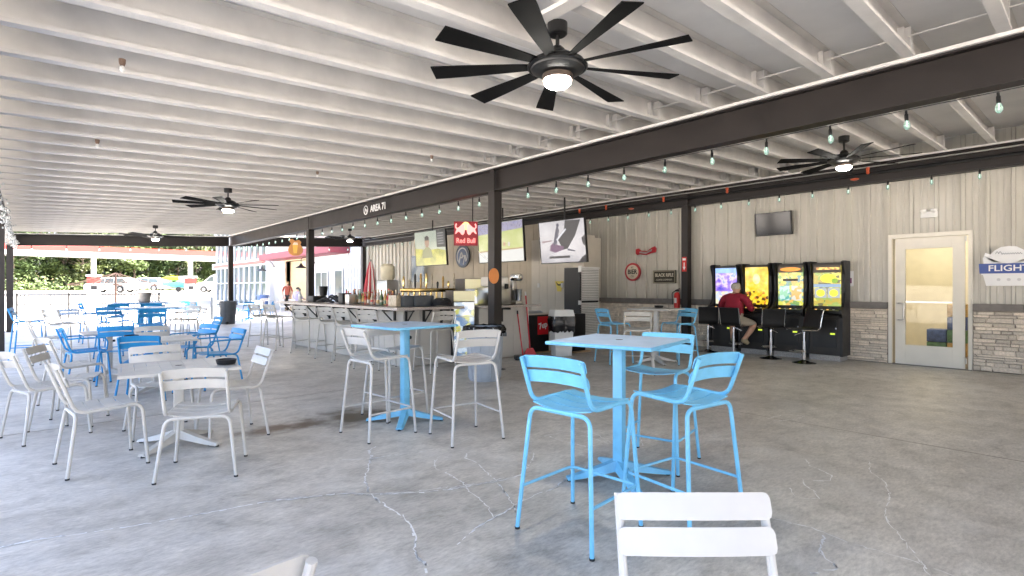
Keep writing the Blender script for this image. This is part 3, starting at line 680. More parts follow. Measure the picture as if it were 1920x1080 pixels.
# front right group
table(1.0, 'blue', 3.16, 2.32, 12, 'sky-blue square bar table in the foreground on a four-foot base')
place('stool', 'blue', 2.34, 1.985, 274, 'sky-blue bar stool in the foreground, left of the front blue bar table', 'blue stools at the front table')
place('stool', 'blue', 2.93, 1.70, 353, 'sky-blue bar stool right of the front blue table, behind the white chair back', 'blue stools at the front table')
place('stool', 'blue', 3.68, 2.34, 103, 'sky-blue bar stool tucked behind the front blue bar table, facing the camera', 'blue stools at the front table')
# middle group
table(1.0, 'blue', 2.87, 4.80, 6, 'sky-blue square bar table with white stools, in front of the bar')
place('stool', 'white', 2.46, 4.58, 273, 'white bar stool left of the middle blue table, seen from its side', 'white stools at the middle table')
place('stool', 'white', 2.99, 3.93, 350, 'white bar stool right of the middle blue table, before the grey bin', 'white stools at the middle table')
place('stool', 'white', 2.95, 5.12, 184, 'white bar stool behind the middle blue table, facing the camera', 'white stools at the middle table')
# left dining group
table(.695, 'grey', .97, 5.42, -6, 'grey slatted dining table at front left with a black ashtray', .86, True)
place('low', 'grey', .985, 4.56, 336, 'sand-grey chair nearest the camera at front left, seen from behind', 'chairs at the front grey table')
place('low', 'grey', .43, 5.23, 276, 'sand-grey chair left of the front grey table, back to the edge', 'chairs at the front grey table')
place('low', 'white', 1.40, 5.47, 90, 'white chair on the right of the front grey table, beyond the ashtray', 'chairs at the front grey table')
place('low', 'grey', .93, 6.02, 180, 'sand-grey chair on the far side of the front grey table, facing the camera', 'chairs at the front grey table')
place('low', 'grey', .13, 6.58, 288, 'sand-grey chair cut by the left picture edge', 'chairs near the left edge')
place('low', 'grey', .40, 8.15, 288, 'sand-grey chair behind the left-edge one, its back towards the column', 'chairs near the left edge')
place('low', 'grey', .32, 7.0, 250, 'sand-grey chair half hidden behind the front left chair back', 'chairs near the left edge')
table(.695, 'grey', 1.27, 8.5, -4, 'grey slatted dining table behind the front left one, with blue armchairs', .86, True)
place('low', 'strong', 1.07, 7.95, 340, 'blue chair backing towards the camera between the two grey tables', 'blue chairs around the second grey table')
place('low', 'strong', 1.93, 8.25, 97, 'blue armchair at the right of the second grey table, nearer one', 'blue chairs around the second grey table', True)
place('low', 'strong', 1.86, 9.45, 112, 'blue armchair behind the nearer blue armchair, further right', 'blue chairs around the second grey table', True)
place('low', 'strong', .62, 9.9, 276, 'blue armchair at left, before the small pale table', 'blue chairs around the second grey table', True)
place('low', 'grey', 1.38, 9.25, 183, 'grey chair beyond the second grey table, facing the camera', 'chairs around the second grey table')
place('low', 'strong', .95, 9.6, 178, 'blue chair just left of the grey one beyond the second grey table', 'blue chairs around the second grey table')
table(.695, 'grey', .92, 10.3, 3, 'small pale dining table at left behind the blue armchair', .7, True)
place('stool', 'strong', 0.0, 13.9, 262, 'blue bar stool beside the dark left-hand column', 'stools by the left columns')
place('low', 'grey', .28, 12.9, 275, 'dark grey chair between the blue stool and the column', 'stools by the left columns')
place('stool', 'grey', .50, 12.6, 300, 'grey bar stool left of the far blue bar tables, seen from behind', 'stools by the left columns')
place('stool', 'strong', 1.62, 11.6, 2, 'blue bar stool whose wide back faces the camera at the nearer far table', 'blue stools at the far bar tables')
table(1.0, 'strong', 1.72, 12.25, 3, 'nearer of the two far blue bar tables at left', .95)
place('stool', 'strong', 1.25, 12.9, 200, 'blue bar stool behind the nearer far bar table, left one', 'blue stools at the far bar tables')
place('stool', 'grey', 2.35, 12.8, 120, 'grey bar stool right of the nearer far bar table', 'stools at the far bar tables')
place('low', 'strong', 2.55, 12.0, 95, 'blue chair right of the far blue bar tables', 'blue stools at the far bar tables')
table(1.0, 'strong', 2.15, 16.5, -3, 'further of the two far blue bar tables, with a bucket on top', 1.2)
place('stool', 'strong', 1.5, 15.7, 10, 'blue bar stool at the near left side of the bucket table', 'blue stools at the bucket table')
place('stool', 'strong', 2.2, 15.6, 355, 'blue bar stool at the near side of the bucket table, in the middle', 'blue stools at the bucket table')
place('stool', 'strong', 1.2, 17.0, 275, 'blue bar stool at the far left side of the bucket table', 'blue stools at the bucket table')
place('stool', 'grey', 3.0, 16.3, 95, 'grey bar stool at the right of the bucket table', 'stools at the bucket table')
place('stool', 'pale', 2.6, 17.5, 170, 'pale blue bar stool beyond the bucket table', 'stools at the bucket table')
place('low', 'grey', 3.45, 17.4, 100, 'grey chair further right of the bucket table', 'stools at the bucket table')
place('low', 'pale', .9, 18.6, 200, 'pale chair near the black rail fence at far left', 'chairs near the rail fence')
# wall-side table
table(1.0, 'white', 8.55, 5.45, 10, 'grey-topped bar table on a white post near the stone wall', .8)
place('stool', 'grey', 7.30, 5.0, 305, 'sand-grey bar stool behind the front table, backing towards the camera near the wall table', 'stools at the wall table')
place('stool', 'blue', 7.95, 5.95, 250, 'blue bar stool left of the wall table, beside the white tower', 'stools at the wall table')
place('stool', 'blue', 8.80, 5.15, 78, 'blue bar stool right of the wall table, in front of the dark post', 'stools at the wall table')
# bar stools
for x, y, r, lab in ((4.12, 13.25, 285, 'grey bar stool at the far end of the bar, furthest left'), (4.20, 12.45, 284, 'grey bar stool second from the far end of the bar'), (4.42, 11.3, 292, 'grey bar stool third from the far end of the bar'),
                     (4.44, 10.05, 290, 'grey bar stool fourth from the far end of the bar'), (4.42, 9.25, 285, 'grey bar stool just left of the middle blue table top'), (4.42, 8.35, 295, 'grey bar stool behind the left part of the middle blue table top'),
                     (4.95, 7.35, 2, 'grey bar stool at the short near side of the bar')):
    place('stool', 'grey', x, y, r, lab, 'stools along the bar')
# foreground white chairs
place('low', 'white', 1.19, .55, 137.7, 'white chair back in the foreground, cut by the bottom edge, facing the camera', 'white chairs in the foreground')
place('low', 'white', .162, 1.377, 17, 'white chair whose top corner just enters at the bottom edge', 'white chairs in the foreground')
# terrace beyond the roof
for i, (x, y, r, c) in enumerate([(4.3, 25.6, 20, 'pale'), (5.0, 25.2, 340, 'strong'), (4.9, 26.6, 160, 'strong'), (4.2, 26.8, 200, 'white'), (6.3, 27.2, 30, 'white'), (6.1, 24.6, 300, 'pale'), (6.6, 23.6, 10, 'strong'), (7.5, 23.9, 60, 'strong'), (7.3, 24.9, 140, 'pale'), (6.5, 25.3, 190, 'strong'), (9.0, 30.0, 40, 'grey'), (9.8, 31.0, 190, 'grey')]):
    L_ = ['pale chair left of the far terrace group', 'blue chair at the left of the far terrace', 'blue chair behind the other on the left terrace', 'white chair seen side-on on the left terrace', 'lone white chair between the terrace groups', 'pale chair left of the far terrace table', 'blue chair nearest at the far terrace table',
          'blue chair right of the far terrace table beside the bin', 'pale chair behind the far terrace table', 'blue chair beyond the far terrace table', 'grey chair in front of the glass storefront', 'grey chair further along the glass storefront'][i]
    place('low', c, x, y, r, L_, 'chairs on the sunny terrace')
table(.695, 'strong', 6.95, 24.4, 8, 'blue dining table on the sunny terrace beside the dark bin', .8)
table(.695, 'white', 4.6, 26.0, 0, 'white dining table on the left of the sunny terrace', .8)
table(.695, 'white', 9.4, 30.5, 20, 'pale dining table before the glass storefront', .8)
# things on tables
def ashtray(x, y, z, lab):
    tag(MB().lathe([(.05, 0), (.075, .004), (.085, .045), (.078, .045), (.068, .015), (.02, .012)], 20, (x, y, z)).build('ashtray', M_BLACK), lab, 'ashtray')
ashtray(1.30, 5.22, .696, 'round black ashtray on the front grey table')
ashtray(1.02, 8.75, .696, 'round black ashtray on the second grey table')
ashtray(8.72, 5.50, 1.003, 'black ashtray on the table by the stone wall')
tag(MB().add([(0, 0, 0), (.2, 0, 0), (.22, .14, 0), (.02, .15, 0), (.03, .02, .012), (.18, .02, .015), (.2, .12, .01), (.04, .13, .018)], [(0, 1, 5, 4), (1, 2, 6, 5), (2, 3, 7, 6), (3, 0, 4, 7), (4, 5, 6, 7), (0, 3, 2, 1)]).build('crumpled_napkin', M_WHT), 'crumpled white paper on the table by the stone wall', 'paper').location = (8.35, 5.5, 1.003)
bk = thing('bucket', (2.2, 16.55, 1.003), 0, 'worn metal bucket standing on the far blue table', 'bucket')
MB().lathe([(.10, 0), (.135, .02), (.155, .24), (.165, .245), (.165, .26), (.145, .26), (.12, .03)], 20).build('pail', mat('rusty_tin', (.36, .33, .30), .45, .6, var=.3, vscale=7), bk)
MB().tube([(.155 * math.cos(a), 0, .25 + .14 * math.sin(a)) for a in [math.pi * i / 10 for i in range(11)]], .005, 5).build('bail_handle', M_STEELB, bk)
# ================================================================== the bar
BAR = thing('bar_counter', (4.75, 8, 0), 0, 'L-shaped bar with pale panelled front and speckled stone top', 'bar')
def barpart(b, n, m, s=0):
    b.v = [(p[0] - 4.75, p[1] - 8, p[2]) for p in b.v]; return b.build(n, m, BAR, s)
M_BARF = mat('bar_front_panel', (.52, .50, .455), .5, var=.05, vscale=2)
barpart(MB().box(4.77, 4.85, 8.0, 13.2, .012, 1.0).box(4.851, 5.75, 8.02, 8.10, .012, 1.0).box(4.86, 5.2, 13.0, 13.2, .012, 1.0), 'carcass', M_MORTAR)
for i in range(8): barpart(MB().box(4.748, 4.769, 8.0 + i * .65 + .004, 8.65 + i * .65 - .004, .012, 1.0), 'front_panel', M_BARF)
for i in range(3): barpart(MB().box(4.752 + i * .333, 4.752 + (i + 1) * .333 - .006, 7.995, 8.018, .012, 1.0), 'front_panel', M_BARF)
barpart(MB().box(4.40, 5.15, 7.60, 13.45, 1.005, 1.05).box(5.151, 5.76, 7.60, 8.35, 1.005, 1.05), 'counter_top', M_TOPB)
def bracket(x, y, d):
    b = MB(); dx, dy = d
    for t0, t1, z0, z1 in ((0, .26, .97, 1.0), (0, .035, .72, .97)):
        b.box(min(x + dx * t0, x + dx * t1) - .018 * abs(dy), max(x + dx * t0, x + dx * t1) + .018 * abs(dy), min(y + dy * t0, y + dy * t1) - .018 * abs(dx), max(y + dy * t0, y + dy * t1) + .018 * abs(dx), z0, z1)
    b.tube([(x + dx * .03, y + dy * .03, .76), (x + dx * .23, y + dy * .23, .965)], .014, 6)
    barpart(b, 'bracket', M_BLACKM)
for i in range(8): bracket(4.745, 8.25 + i * .68, (-1, 0))
bracket(4.79, 7.99, (0, -1)); bracket(5.15, 7.99, (0, -1)); bracket(5.52, 7.99, (0, -1))
# right-hand counter run beyond the coolers
CT = thing('back_counter', (7.0, 7.8, 0), 0, 'pale counter run right of the middle post with drink machines', 'counter')
MB().box(-.75, .55, .0, .6, .01, 1.0).build('cabinet', M_PANELL, CT, 0)
for i in range(3): MB().box(-.745 + i * .432, -.32 + i * .432, -.012, -.002, .02, .99).build('door_panel', M_BARF, CT, 0)
MB().box(-.8, .62, -.3, .62, 1.003, 1.045).build('counter_top', M_TOPB, CT, 0)
b = MB().box(-.2, -.17, -.26, -.004, .96, 1.0).box(-.2, -.17, -.035, -.004, .72, .96); b.build('bracket', M_BLACKM, CT, 0)
# back-bar wall: recess boards coloured darker for shade, pale projecting panel
BW = thing('back_bar_wall', (11.2, 9, 0), 0, 'grooved panel wall behind the bar with shade coloured into its recess', 'wall')
for i in range(24): MB().box(-.02 - .004 * (i % 2), .38, 2.05 + i * .29 + .004, 2.34 + i * .29 - .004, .01, 3.28).build('panel', M_PANEL, BW, 0)
for i in range(6): MB().box(-.42, -.38, .12 + i * .315 + .003, .435 + i * .315 - .003, .01, 2.75).build('panel', M_PANELL, BW, 0)
MB().box(-.378, .4, .13, 2.0, .01, 2.74).build('box_core', M_PANELL, BW, 0)
MB().box(-.46, .0, .02, .118, .01, 2.78).build('corner_post', M_PANELL, BW, 0)
for i in range(2): MB().rbox((-.44, .8 + i * .9, 1.45), (.02, .08, .12), .006).build('switch_plate', M_WHT, BW)
# televisions
def tv(y0, y1, z0, z1, x, lab, mats, pole=True, shapes=(), tilt=0.):
    g = thing('television', (x, (y0 + y1) / 2, (z0 + z1) / 2), 0, lab, 'television'); w, h = (y1 - y0), (z1 - z0)
    M = Matrix.Rotation(R(-tilt), 4, 'Y')
    def P(b, n, m, par=g):
        b.v = [tuple(M @ Vector(p)) for p in b.v]; return b.build(n, m, par, 0)
    P(MB().box(0, .06, -w / 2, w / 2, -h / 2, h / 2).box(-.008, -.0005, -w / 2, -w / 2 + .018, -h / 2, h / 2).box(-.008, -.0005, w / 2 - .018, w / 2, -h / 2, h / 2).box(-.008, -.0005, -w / 2 + .019, w / 2 - .019, -h / 2, -h / 2 + .022).box(-.008, -.0005, -w / 2 + .019, w / 2 - .019, h / 2 - .016, h / 2), 'casing', M_BLACK)
    sc = P(MB().box(-.004, -.001, -w / 2 + .019, w / 2 - .019, -h / 2 + .023, h / 2 - .017), 'screen', mats)
    for k, (poly, m) in enumerate(shapes):       # polygons in screen units: u 0..1 left to right, v 0..1 bottom to top
        d0, d1 = -.0045 - .0006 * k, -.0049 - .0006 * k
        f = lambda u, v, d: (d, w / 2 - .02 - u * (w - .04), -h / 2 + .024 + v * (h - .045))
        P(MB().prism(poly, lambda u, v: f(u, v, d0), lambda u, v: f(u, v, d1)), 'picture_patch', m, sc)
    if pole:
        zt_ = zb(x) - (z0 + z1) / 2
        MB().tube([(.10, 0, -.1), (.10, 0, zt_)], .022, 8).build('ceiling_pole', M_BLACKM, g); MB().box(.06, .13, -.2, .2, -.15, .15).build('bracket', M_BLACKM, g, 0)
    return g
def em(name, c, es=.45): return mat(name, (.01, .01, .01), .3, emis=c, es=es)
def ell(cx, cy, rx, ry, n=16): return [(cx + rx * math.cos(2 * math.pi * i / n), cy + ry * math.sin(2 * math.pi * i / n)) for i in range(n)]
tv(8.0, 9.5, 1.98, 3.03, 9.6, 'big hung television with a dark diagonal shape on pale grey, right of the middle post', screen_material('tv_track', [(.3, (.45, .44, .48)), (.55, (.62, .6, .63)), (.75, (.75, .74, .77))], 1.6, .36),
   shapes=(([(.52, .30), (.62, .32), (.80, .62), (.93, .98), (.60, 1.), (.56, .72), (.42, .55)], em('tv_black', (.012, .012, .018))), ([(.93, .55), (1, .62), (1, .35), (.95, .42)], em('tv_black', (0, 0, 0))), ([(.85, 0), (1, 0), (1, .16), (.92, .10)], em('tv_black', (0, 0, 0))),
           ([(.22, .30), (.34, .24), (.52, .30), (.55, .38), (.42, .42), (.30, .48), (.24, .42)], em('tv_purple', (.16, .07, .15))), ([(.30, .42), (.38, .44), (.46, .78), (.42, .90), (.38, .80), (.34, .6)], em('tv_navy', (.06, .06, .10))), (ell(.43, .90, .03, .05), em('tv_navy', (.06, .06, .10))),
           ([(.40, .52), (.62, .78), (.60, .81), (.38, .56)], em('tv_pale', (.7, .7, .75))), ([(.05, .50), (.28, .53), (.28, .55), (.05, .54)], em('tv_rose', (.3, .18, .2))), ([(.2, .10), (.66, .10), (.66, .155), (.2, .155)], em('tv_black', (0, 0, 0))),
           ([(.62, .28), (.78, .24), (.78, .27), (.63, .32)], em('tv_navy', (.06, .06, .1)))), tilt=6)
tv(10.1, 12.0, 2.08, 3.2, 9.6, 'hung television with bright baseball field picture, half behind the middle post', screen_material('tv_field', [(.3, (.55, .62, .18)), (.6, (.72, .74, .35)), (.8, (.8, .8, .6))], 2.2, .42),
   shapes=(([(0, .72), (1, .80), (1, 1), (0, 1)], screen_material('tv_crowd', [(.3, (.2, .18, .35)), (.5, (.55, .5, .6)), (.7, (.35, .4, .75))], 22, .4)), ([(0, 0), (1, 0), (1, .30), (0, .26)], em('tv_white', (.8, .8, .76))),
           (ell(.50, .42, .025, .06), em('tv_cap', (.55, .3, .2))), (ell(.60, .44, .025, .06), em('tv_cap', (.5, .3, .2))), (ell(.70, .43, .025, .06), em('tv_cap2', (.7, .65, .6))), ([(0, .26), (1, .30), (1, .33), (0, .29)], em('tv_dirt', (.5, .33, .15)))), tilt=4)
tv(13.75, 15.55, 2.1, 3.25, 9.7, 'hung television showing a presenter before a yellow field at the back of the bar', screen_material('tv_host', [(.35, (.42, .46, .38)), (.65, (.5, .53, .44))], 1.2, .5),
   shapes=(([(0, 0), (1, 0), (1, .40), (.75, .47), (.5, .45), (0, .52)], screen_material('tv_meadow', [(.3, (.25, .27, .04)), (.6, (.6, .55, .08)), (.8, (.35, .36, .06))], 3, .5)), ([(.22, .22), (.58, .22), (.54, .46), (.45, .54), (.37, .54), (.26, .46)], em('tv_shirt', (.34, .34, .16))),
           (ell(.41, .68, .075, .16), em('tv_face', (.42, .26, .17))), ([(.34, .74), (.48, .74), (.48, .84), (.41, .88), (.34, .84)], em('tv_hair', (.03, .025, .02))), ([(.73, .52), (1, .50), (1, 1), (.73, 1)], em('tv_menu', (.02, .02, .02)))) + tuple(([(.76, .60 + .075 * k), (.95, .60 + .075 * k), (.95, .62 + .075 * k), (.76, .62 + .075 * k)], em('tv_text', (.6, .6, .6))) for k in range(5)), tilt=4)
g = tv(4.16, 4.88, 2.47, 2.95, 11.46, 'small switched-off television high on the wall above the gaming machines', mat('dark_screen', (.012, .012, .012), .12), False, tilt=8)
MB().box(.06, .12, -.1, .1, -.12, .12).build('wall_mount', M_BLACKM, g, 0)
# photo panel hanging left of the presenter television
o = MB().box(-.02, .02, -.42, .42, -.5, .5).build('photo_panel', screen_material('pale_photo', [(.35, (.25, .33, .42)), (.5, (.55, .6, .62)), (.7, (.8, .8, .76))], 2.5, .25), smooth=0); o.location = (10.9, 17.3, 2.1)
tag(o, 'pale blue and white photo panel hung left of the presenter screen', 'poster')
# red neon sign
ns = thing('neon_sign', (7.05, 9.25, 2.57), 0, 'glowing red energy drink neon sign with bulls and sun hung over the bar', 'neon sign')
NN = Vector((-.60, -.80)); NM = facing((0, 0, 0), NN.x, NN.y)
def nb(poly, d0, d1, n, m):
    MB().prism(poly, lambda u, v: NM @ Vector((u, v, d0)), lambda u, v: NM @ Vector((u, v, d1))).build(n, m, ns, 0)
nb([(-.26, -.27), (.26, -.27), (.26, .26), (-.26, .26)], -.03, 0, 'backing_board', mat('neon_backing', (.16, .004, .012), .3, emis=(.6, .005, .02), es=.10))
M_NEON = mat('neon_red_tube', (.8, .2, .2), .3, emis=(1, .20, .17), es=.75); M_NEONP = mat('neon_pink_fill', (.8, .3, .3), .3, emis=(1, .34, .30), es=.6); M_NEONY = mat('neon_yellow_sun', (.9, .7, .2), .3, emis=(1, .75, .25), es=.7)
nb(ell(0, .16, .085, .085, 20), .004, .012, 'sun', M_NEONY)
for s in (-1, 1):
    bull = [(.03, .20), (.09, .19), (.15, .13), (.19, .11), (.21, .15), (.19, .19), (.205, .215), (.23, .19), (.235, .13), (.20, .08), (.225, .02), (.235, -.02), (.20, -.005), (.17, .035), (.13, .02), (.10, -.03), (.06, -.04), (.03, 0), (.015, .08)]
    nb([(s * u, v) for u, v in bull][::s], .012, .022, 'bull', M_NEONP)
text_mesh('Red Bull', .145, NM @ Matrix.Translation((0, -.165, .012)), M_NEON, 'lettering', ns, .006, sx=.86, bold=.004)
MB().tube([NM @ Vector((0, .25, -.015)), Vector((5.90 - 7.05, 8.45 - 9.25, 3.37 - 2.57))], .003, 5).build('hanging_wire', mat('pale_cord', (.6, .55, .5), .6), ns)
MB().tube([NM @ Vector((.12, -.26, -.015)), Vector((.45, -.55, -.78))], .003, 5).build('power_cord', mat('pale_cord', (.6, .55, .5), .6), ns)
MB().tube([NM @ Vector((.15, .26, -.015)), NM @ Vector((.15, .86, -.015))], .012, 6).build('ceiling_rod', M_BLACKM, ns)
# round club emblem on the back-bar wall
rb = thing('round_sign', (11.14, 14.8, 2.48), 0, 'round navy sign with white monogram on the back-bar wall', 'sign')
MB().prism(circ(.40, 40), lambda u, v: (.03, u, v), lambda u, v: (-.01, u, v)).build('rim', mat('navy_rim', (.035, .05, .075), .4), rb)
MB().prism(circ(.33, 40), lambda u, v: (-.0105, u, v), lambda u, v: (-.014, u, v)).build('face', mat('sign_blue', (.08, .13, .25), .4), rb)
bb = MB(); ring(bb, 0, 0, .26, .30, -.0145, .004, 40, R(-40), R(220))
for st in LOGO: stroke(bb, [(u * .30 + .0, v * .32) for u, v in st], .05, -.0145, .005, 0, 0)
bb.build('monogram', M_LET, rb, 0)
# guitar sign and orange disc hanging on posts
gs = thing('beer_sign', (5.60, 15.3, 2.52), 0, 'amber guitar-shaped beer sign hung under the middle beam', 'sign')
GN = facing((0, 0, 0), -.6, -.8)
gp = [(-.10, -.28), (.10, -.28), (.22, -.20), (.26, -.06), (.20, .06), (.16, .12), (.20, .20), (.12, .27), (-.02, .24), (-.10, .31), (-.18, .30), (-.20, .22), (-.15, .14), (-.22, .04), (-.26, -.08), (-.21, -.21)]
MB().prism(gp, lambda u, v: GN @ Vector((u, v, -.02)), lambda u, v: GN @ Vector((u, v, .02))).build('board', mat('amber_board', (.48, .20, .035), .45, var=.15), gs, 0)
MB().prism([(-.06, -.2), (.05, -.2), (.09, .1), (-.1, .1)], lambda u, v: GN @ Vector((u, v, .021)), lambda u, v: GN @ Vector((u, v, .026))).build('glass_picture', mat('beer_yellow', (.70, .42, .05), .35), gs, 0)
MB().prism([(-.1, .1), (.09, .1), (.07, .18), (-.05, .19)], lambda u, v: GN @ Vector((u, v, .021)), lambda u, v: GN @ Vector((u, v, .026))).build('foam_picture', mat('foam_cream', (.75, .62, .45), .5), gs, 0)
MB().tube([(0, 0, .26), (.1, 0, .6)], .003, 5).build('hook_wire', M_BLACK, gs); gs.scale = (.8, .8, .8)
dsk = MB(); DN = facing((5.715, 6.715, 1.575), -.25, -.97)
dsk.prism(ell(-.02, 0, .088, .128, 24), lambda u, v: DN @ Vector((u, v, 0)), lambda u, v: DN @ Vector((u, v, .03))); tag(dsk.build('orange_disc', mat('orange_board', (.55, .19, .04), .5, var=.08)), 'round orange board fixed to the middle post', 'sign')
# coolers at the end of the bar
def cooler(x, y, w, d, h, lab, glow):
    g = thing('drinks_cooler', (x, y, 0), R(-18), lab, 'cooler')
    MB().box(-w / 2, w / 2, -d / 2 + .03, d / 2, .08, h).box(-w / 2, w / 2, -d / 2 + .031, d / 2 - .01, .002, .075).build('body', M_BLACKM, g, 0)
    MB().box(-w / 2 + .01, w / 2 - .01, -d / 2 + .0, -d / 2 + .028, h - .2, h - .01).build('header', mat('cooler_header', (.7, .66, .45), .4, emis=(1, .9, .5), es=.12), g, 0)
    MB().box(-w / 2 + .02, w / 2 - .02, -d / 2 + .02, -d / 2 + .026, .12, h - .22).build('lit_interior', glow, g, 0)
    MB().box(-w / 2 + .01, w / 2 - .01, -d / 2 - .004, -d / 2 + .001, .1, h - .205).build('glass_door', M_PANE, g, 0)
    for k in range(4):
        zz = .16 + k * (h - .42) / 4
        MB().box(-w / 2 + .02, w / 2 - .02, -d / 2 + .004, -d / 2 + .018, zz, zz + .012).build('shelf', M_STEELB, g, 0)
    MB().tube([(-w / 2 + .03, -d / 2 - .02, .5), (-w / 2 + .03, -d / 2 - .02, h - .4)], .01, 6).build('handle', M_STEELB, g)
cooler(6.0, 8.05, .42, .5, 1.33, 'small lit drinks cooler just past the end of the bar', screen_material('cooler_a', [(0, (.5, .6, .75)), (.35, (.7, .75, .8)), (.6, (.55, .55, .15)), (.8, (.15, .25, .45))], 9, .55, 'cells'))
cooler(6.62, 8.45, .55, .6, 1.56, 'tall lit drinks cooler beside the middle post', screen_material('cooler_b', [(0, (.55, .62, .8)), (.4, (.7, .74, .85)), (.75, (.35, .35, .3)), (.9, (.6, .55, .2))], 7, .55, 'cells'))
# clutter on the bar
rnd = random.Random(21)
cols = [(.35, .12, .03), (.45, .05, .04), (.5, .3, .08), (.1, .16, .07), (.55, .5, .42), (.25, .07, .03), (.5, .42, .3)]
BM = [mat('bottle_%d' % i, c, .2, var=.25, vscale=20) for i, c in enumerate(cols)]
bottle = [(.03, 0), (.034, .01), (.034, .14), (.014, .19), (.012, .245), (.014, .25)]
places = []
for i in range(34):
    y = 8.55 + (i % 17) * .125 + rnd.uniform(-.02, .02); x = 4.85 + (i // 17) * .14 + rnd.uniform(-.02, .02); h = rnd.uniform(.75, 1.2)
    o = MB().lathe([(r * rnd.uniform(.9, 1.1), z * h) for r, z in bottle], 10, (0, 0, 0)).build('bottle', BM[i % 7]); o.location = (x, y, 1.052)
    MB().lathe([(.0155, 0), (.0155, .025)], 8, (0, 0, .24 * h)).build('cap', BM[(i + 2) % 7], o)
    lo, hi = sorted((.03 * h, .13 * h)); MB().lathe([(.0358, .03), (.0358, .10)], 10, (0, 0, 0)).build('paper_label', BM[(i * 3 + 4) % 7], o)
    tag(o, 'small sauce or spirit bottle in the crowded row on the bar', 'bottle', 'bottles crowded on the bar')
def boxy(n, c, s, m, lab, cat, rz=0, ch=.012): return _b(n, c, s, m, lab, cat, rz, ch)
def _b(n, c, s, m, lab, cat, rz, ch):
    o = MB().rbox((0, 0, s[2] / 2), s, ch).build(n, m); o.location = c; o.rotation_euler = (0, 0, rz); return tag(o, lab, cat)
boxy('bottle_tray', (5.0, 9.45, 1.052), (.34, .9, .05), mat('tray_brown', (.10, .065, .05), .5), 'low brown tray under the bottles on the bar', 'tray')
boxy('napkin_holder', (4.72, 9.95, 1.052), (.16, .18, .2), M_STEELB, 'metal napkin holder on the bar beside the black caddy', 'napkin holder')
boxy('condiment_caddy', (4.72, 10.25, 1.052), (.16, .2, .22), M_BLACK, 'black caddy with pots on the bar', 'caddy')
boxy('till_printer', (4.95, 12.2, 1.052), (.3, .34, .14), M_BLACK, 'black receipt printer near the far end of the bar', 'printer')
o = MB().lathe([(.06, 0), (.08, .02), (.10, .2), (.105, .22), (.09, .22)], 16).build('black_tub', M_BLACK); o.location = (4.98, 11.9, 1.195); tag(o, 'black tub standing on the printer at the far bar end', 'tub')
o = MB().lathe([(.04, 0), (.045, .01), (.045, .16), (.018, .2), (.016, .26)], 14).build('spray_bottle', M_WHT); MB().rbox((0, .03, .28), (.03, .09, .05), .008).build('trigger', M_BLACK, o); o.location = (4.75, 12.7, 1.052); tag(o, 'white spray bottle at the far end of the bar', 'spray bottle')
# bundled black bar mats and hoses
for nm, cx, cy, lab in (('hose_coil', 5.45, 7.85, 'coiled black hose at the near end of the bar top'), ('folded_mat', 4.75, 11.0, 'heap of folded black bar mats on the bar')):
    g = thing(nm, (cx, cy, 1.052), 0, lab, 'hose' if 'hose' in nm else 'mat')
    for k in range(6):
        rr = .17 - .012 * k
        if nm == 'hose_coil': MB().tube([(rr * 1.15 * math.cos(a), rr * math.sin(a), .016 + .022 * k + .012 * math.sin(a * 2 + k)) for a in [2 * math.pi * i / 24 for i in range(24)]], .013, 6, True).build('hose_loop', M_RUB, g)
        else: MB().tube([(.12 * math.sin(k), -.4 + .8 * i / 8, .03 + .14 * math.exp(-((i - 3 - .3 * k) / 2.2) ** 2) * (1 - k * .1)) for i in range(9)], .022, 6).build('mat_fold', M_RUB, g)
# grey taps housing, row of grey boxes, beer taps
for k in range(3): _b('grey_box', (4.83 + k * .215, 8.08 - .03 * (k % 2), 1.052), (.2, .22, .19), M_DBIN, ['grey bar caddy box at the corner, left of three', 'grey bar caddy box, middle of three at the corner', 'grey bar caddy box, right of three beside the hose'][k], 'box', 0, .01)
_b('flyer_stand', (4.66, 8.12, 1.052), (.14, .18, .2), BM[6], 'tan flyer stand on the bar corner left of the grey boxes', 'flyer stand', .3, .006)
tp = thing('beer_tap_tower', (6.3, 9.6, 0), R(-20), 'brass beer tap tower with tall handles behind the bar', 'beer taps')
MB().rbox((0, 0, .55), (1.5, .6, 1.1), .02).build('tap_cabinet', M_BLACKM, tp)
MB().rbox((0, -.05, 1.33), (1.2, .12, .08), .02).build('tap_rail', M_BRASS, tp)
for k in range(10):
    xx = -.54 + k * .12; MB().lathe([(.02, 1.1), (.02, 1.3)], 8, (xx, -.05, 0)).build('tap_column', M_BRASS, tp)
    hh = rnd.uniform(.14, .34); MB().lathe([(.012, 0), (.022, .05), (.026, hh * .8), (.012, hh)], 8, (xx, -.13, 1.37)).build('tap_handle', [M_BRASS, BM[6], M_BLACK, BM[2]][k % 4], tp)
_b('blender_base', (5.9, 10.6, 1.0), (.35, .35, .55), M_STEELB, 'steel drink dispenser behind the bottles', 'dispenser', .2, .03)
o = MB().lathe([(.13, 0), (.16, .05), (.16, .30), (.10, .36)], 18).build('ice_bin', mat('cream_plastic', (.62, .57, .42), .5, var=.15)); o.location = (5.9, 10.6, 1.551); tag(o, 'cream round tub on the steel dispenser behind the bar', 'tub')
_b('dispenser_stand', (5.9, 10.6, .0), (.5, .5, .998), M_BLACKM, 'black stand under the steel dispenser', 'stand', .2, .02)
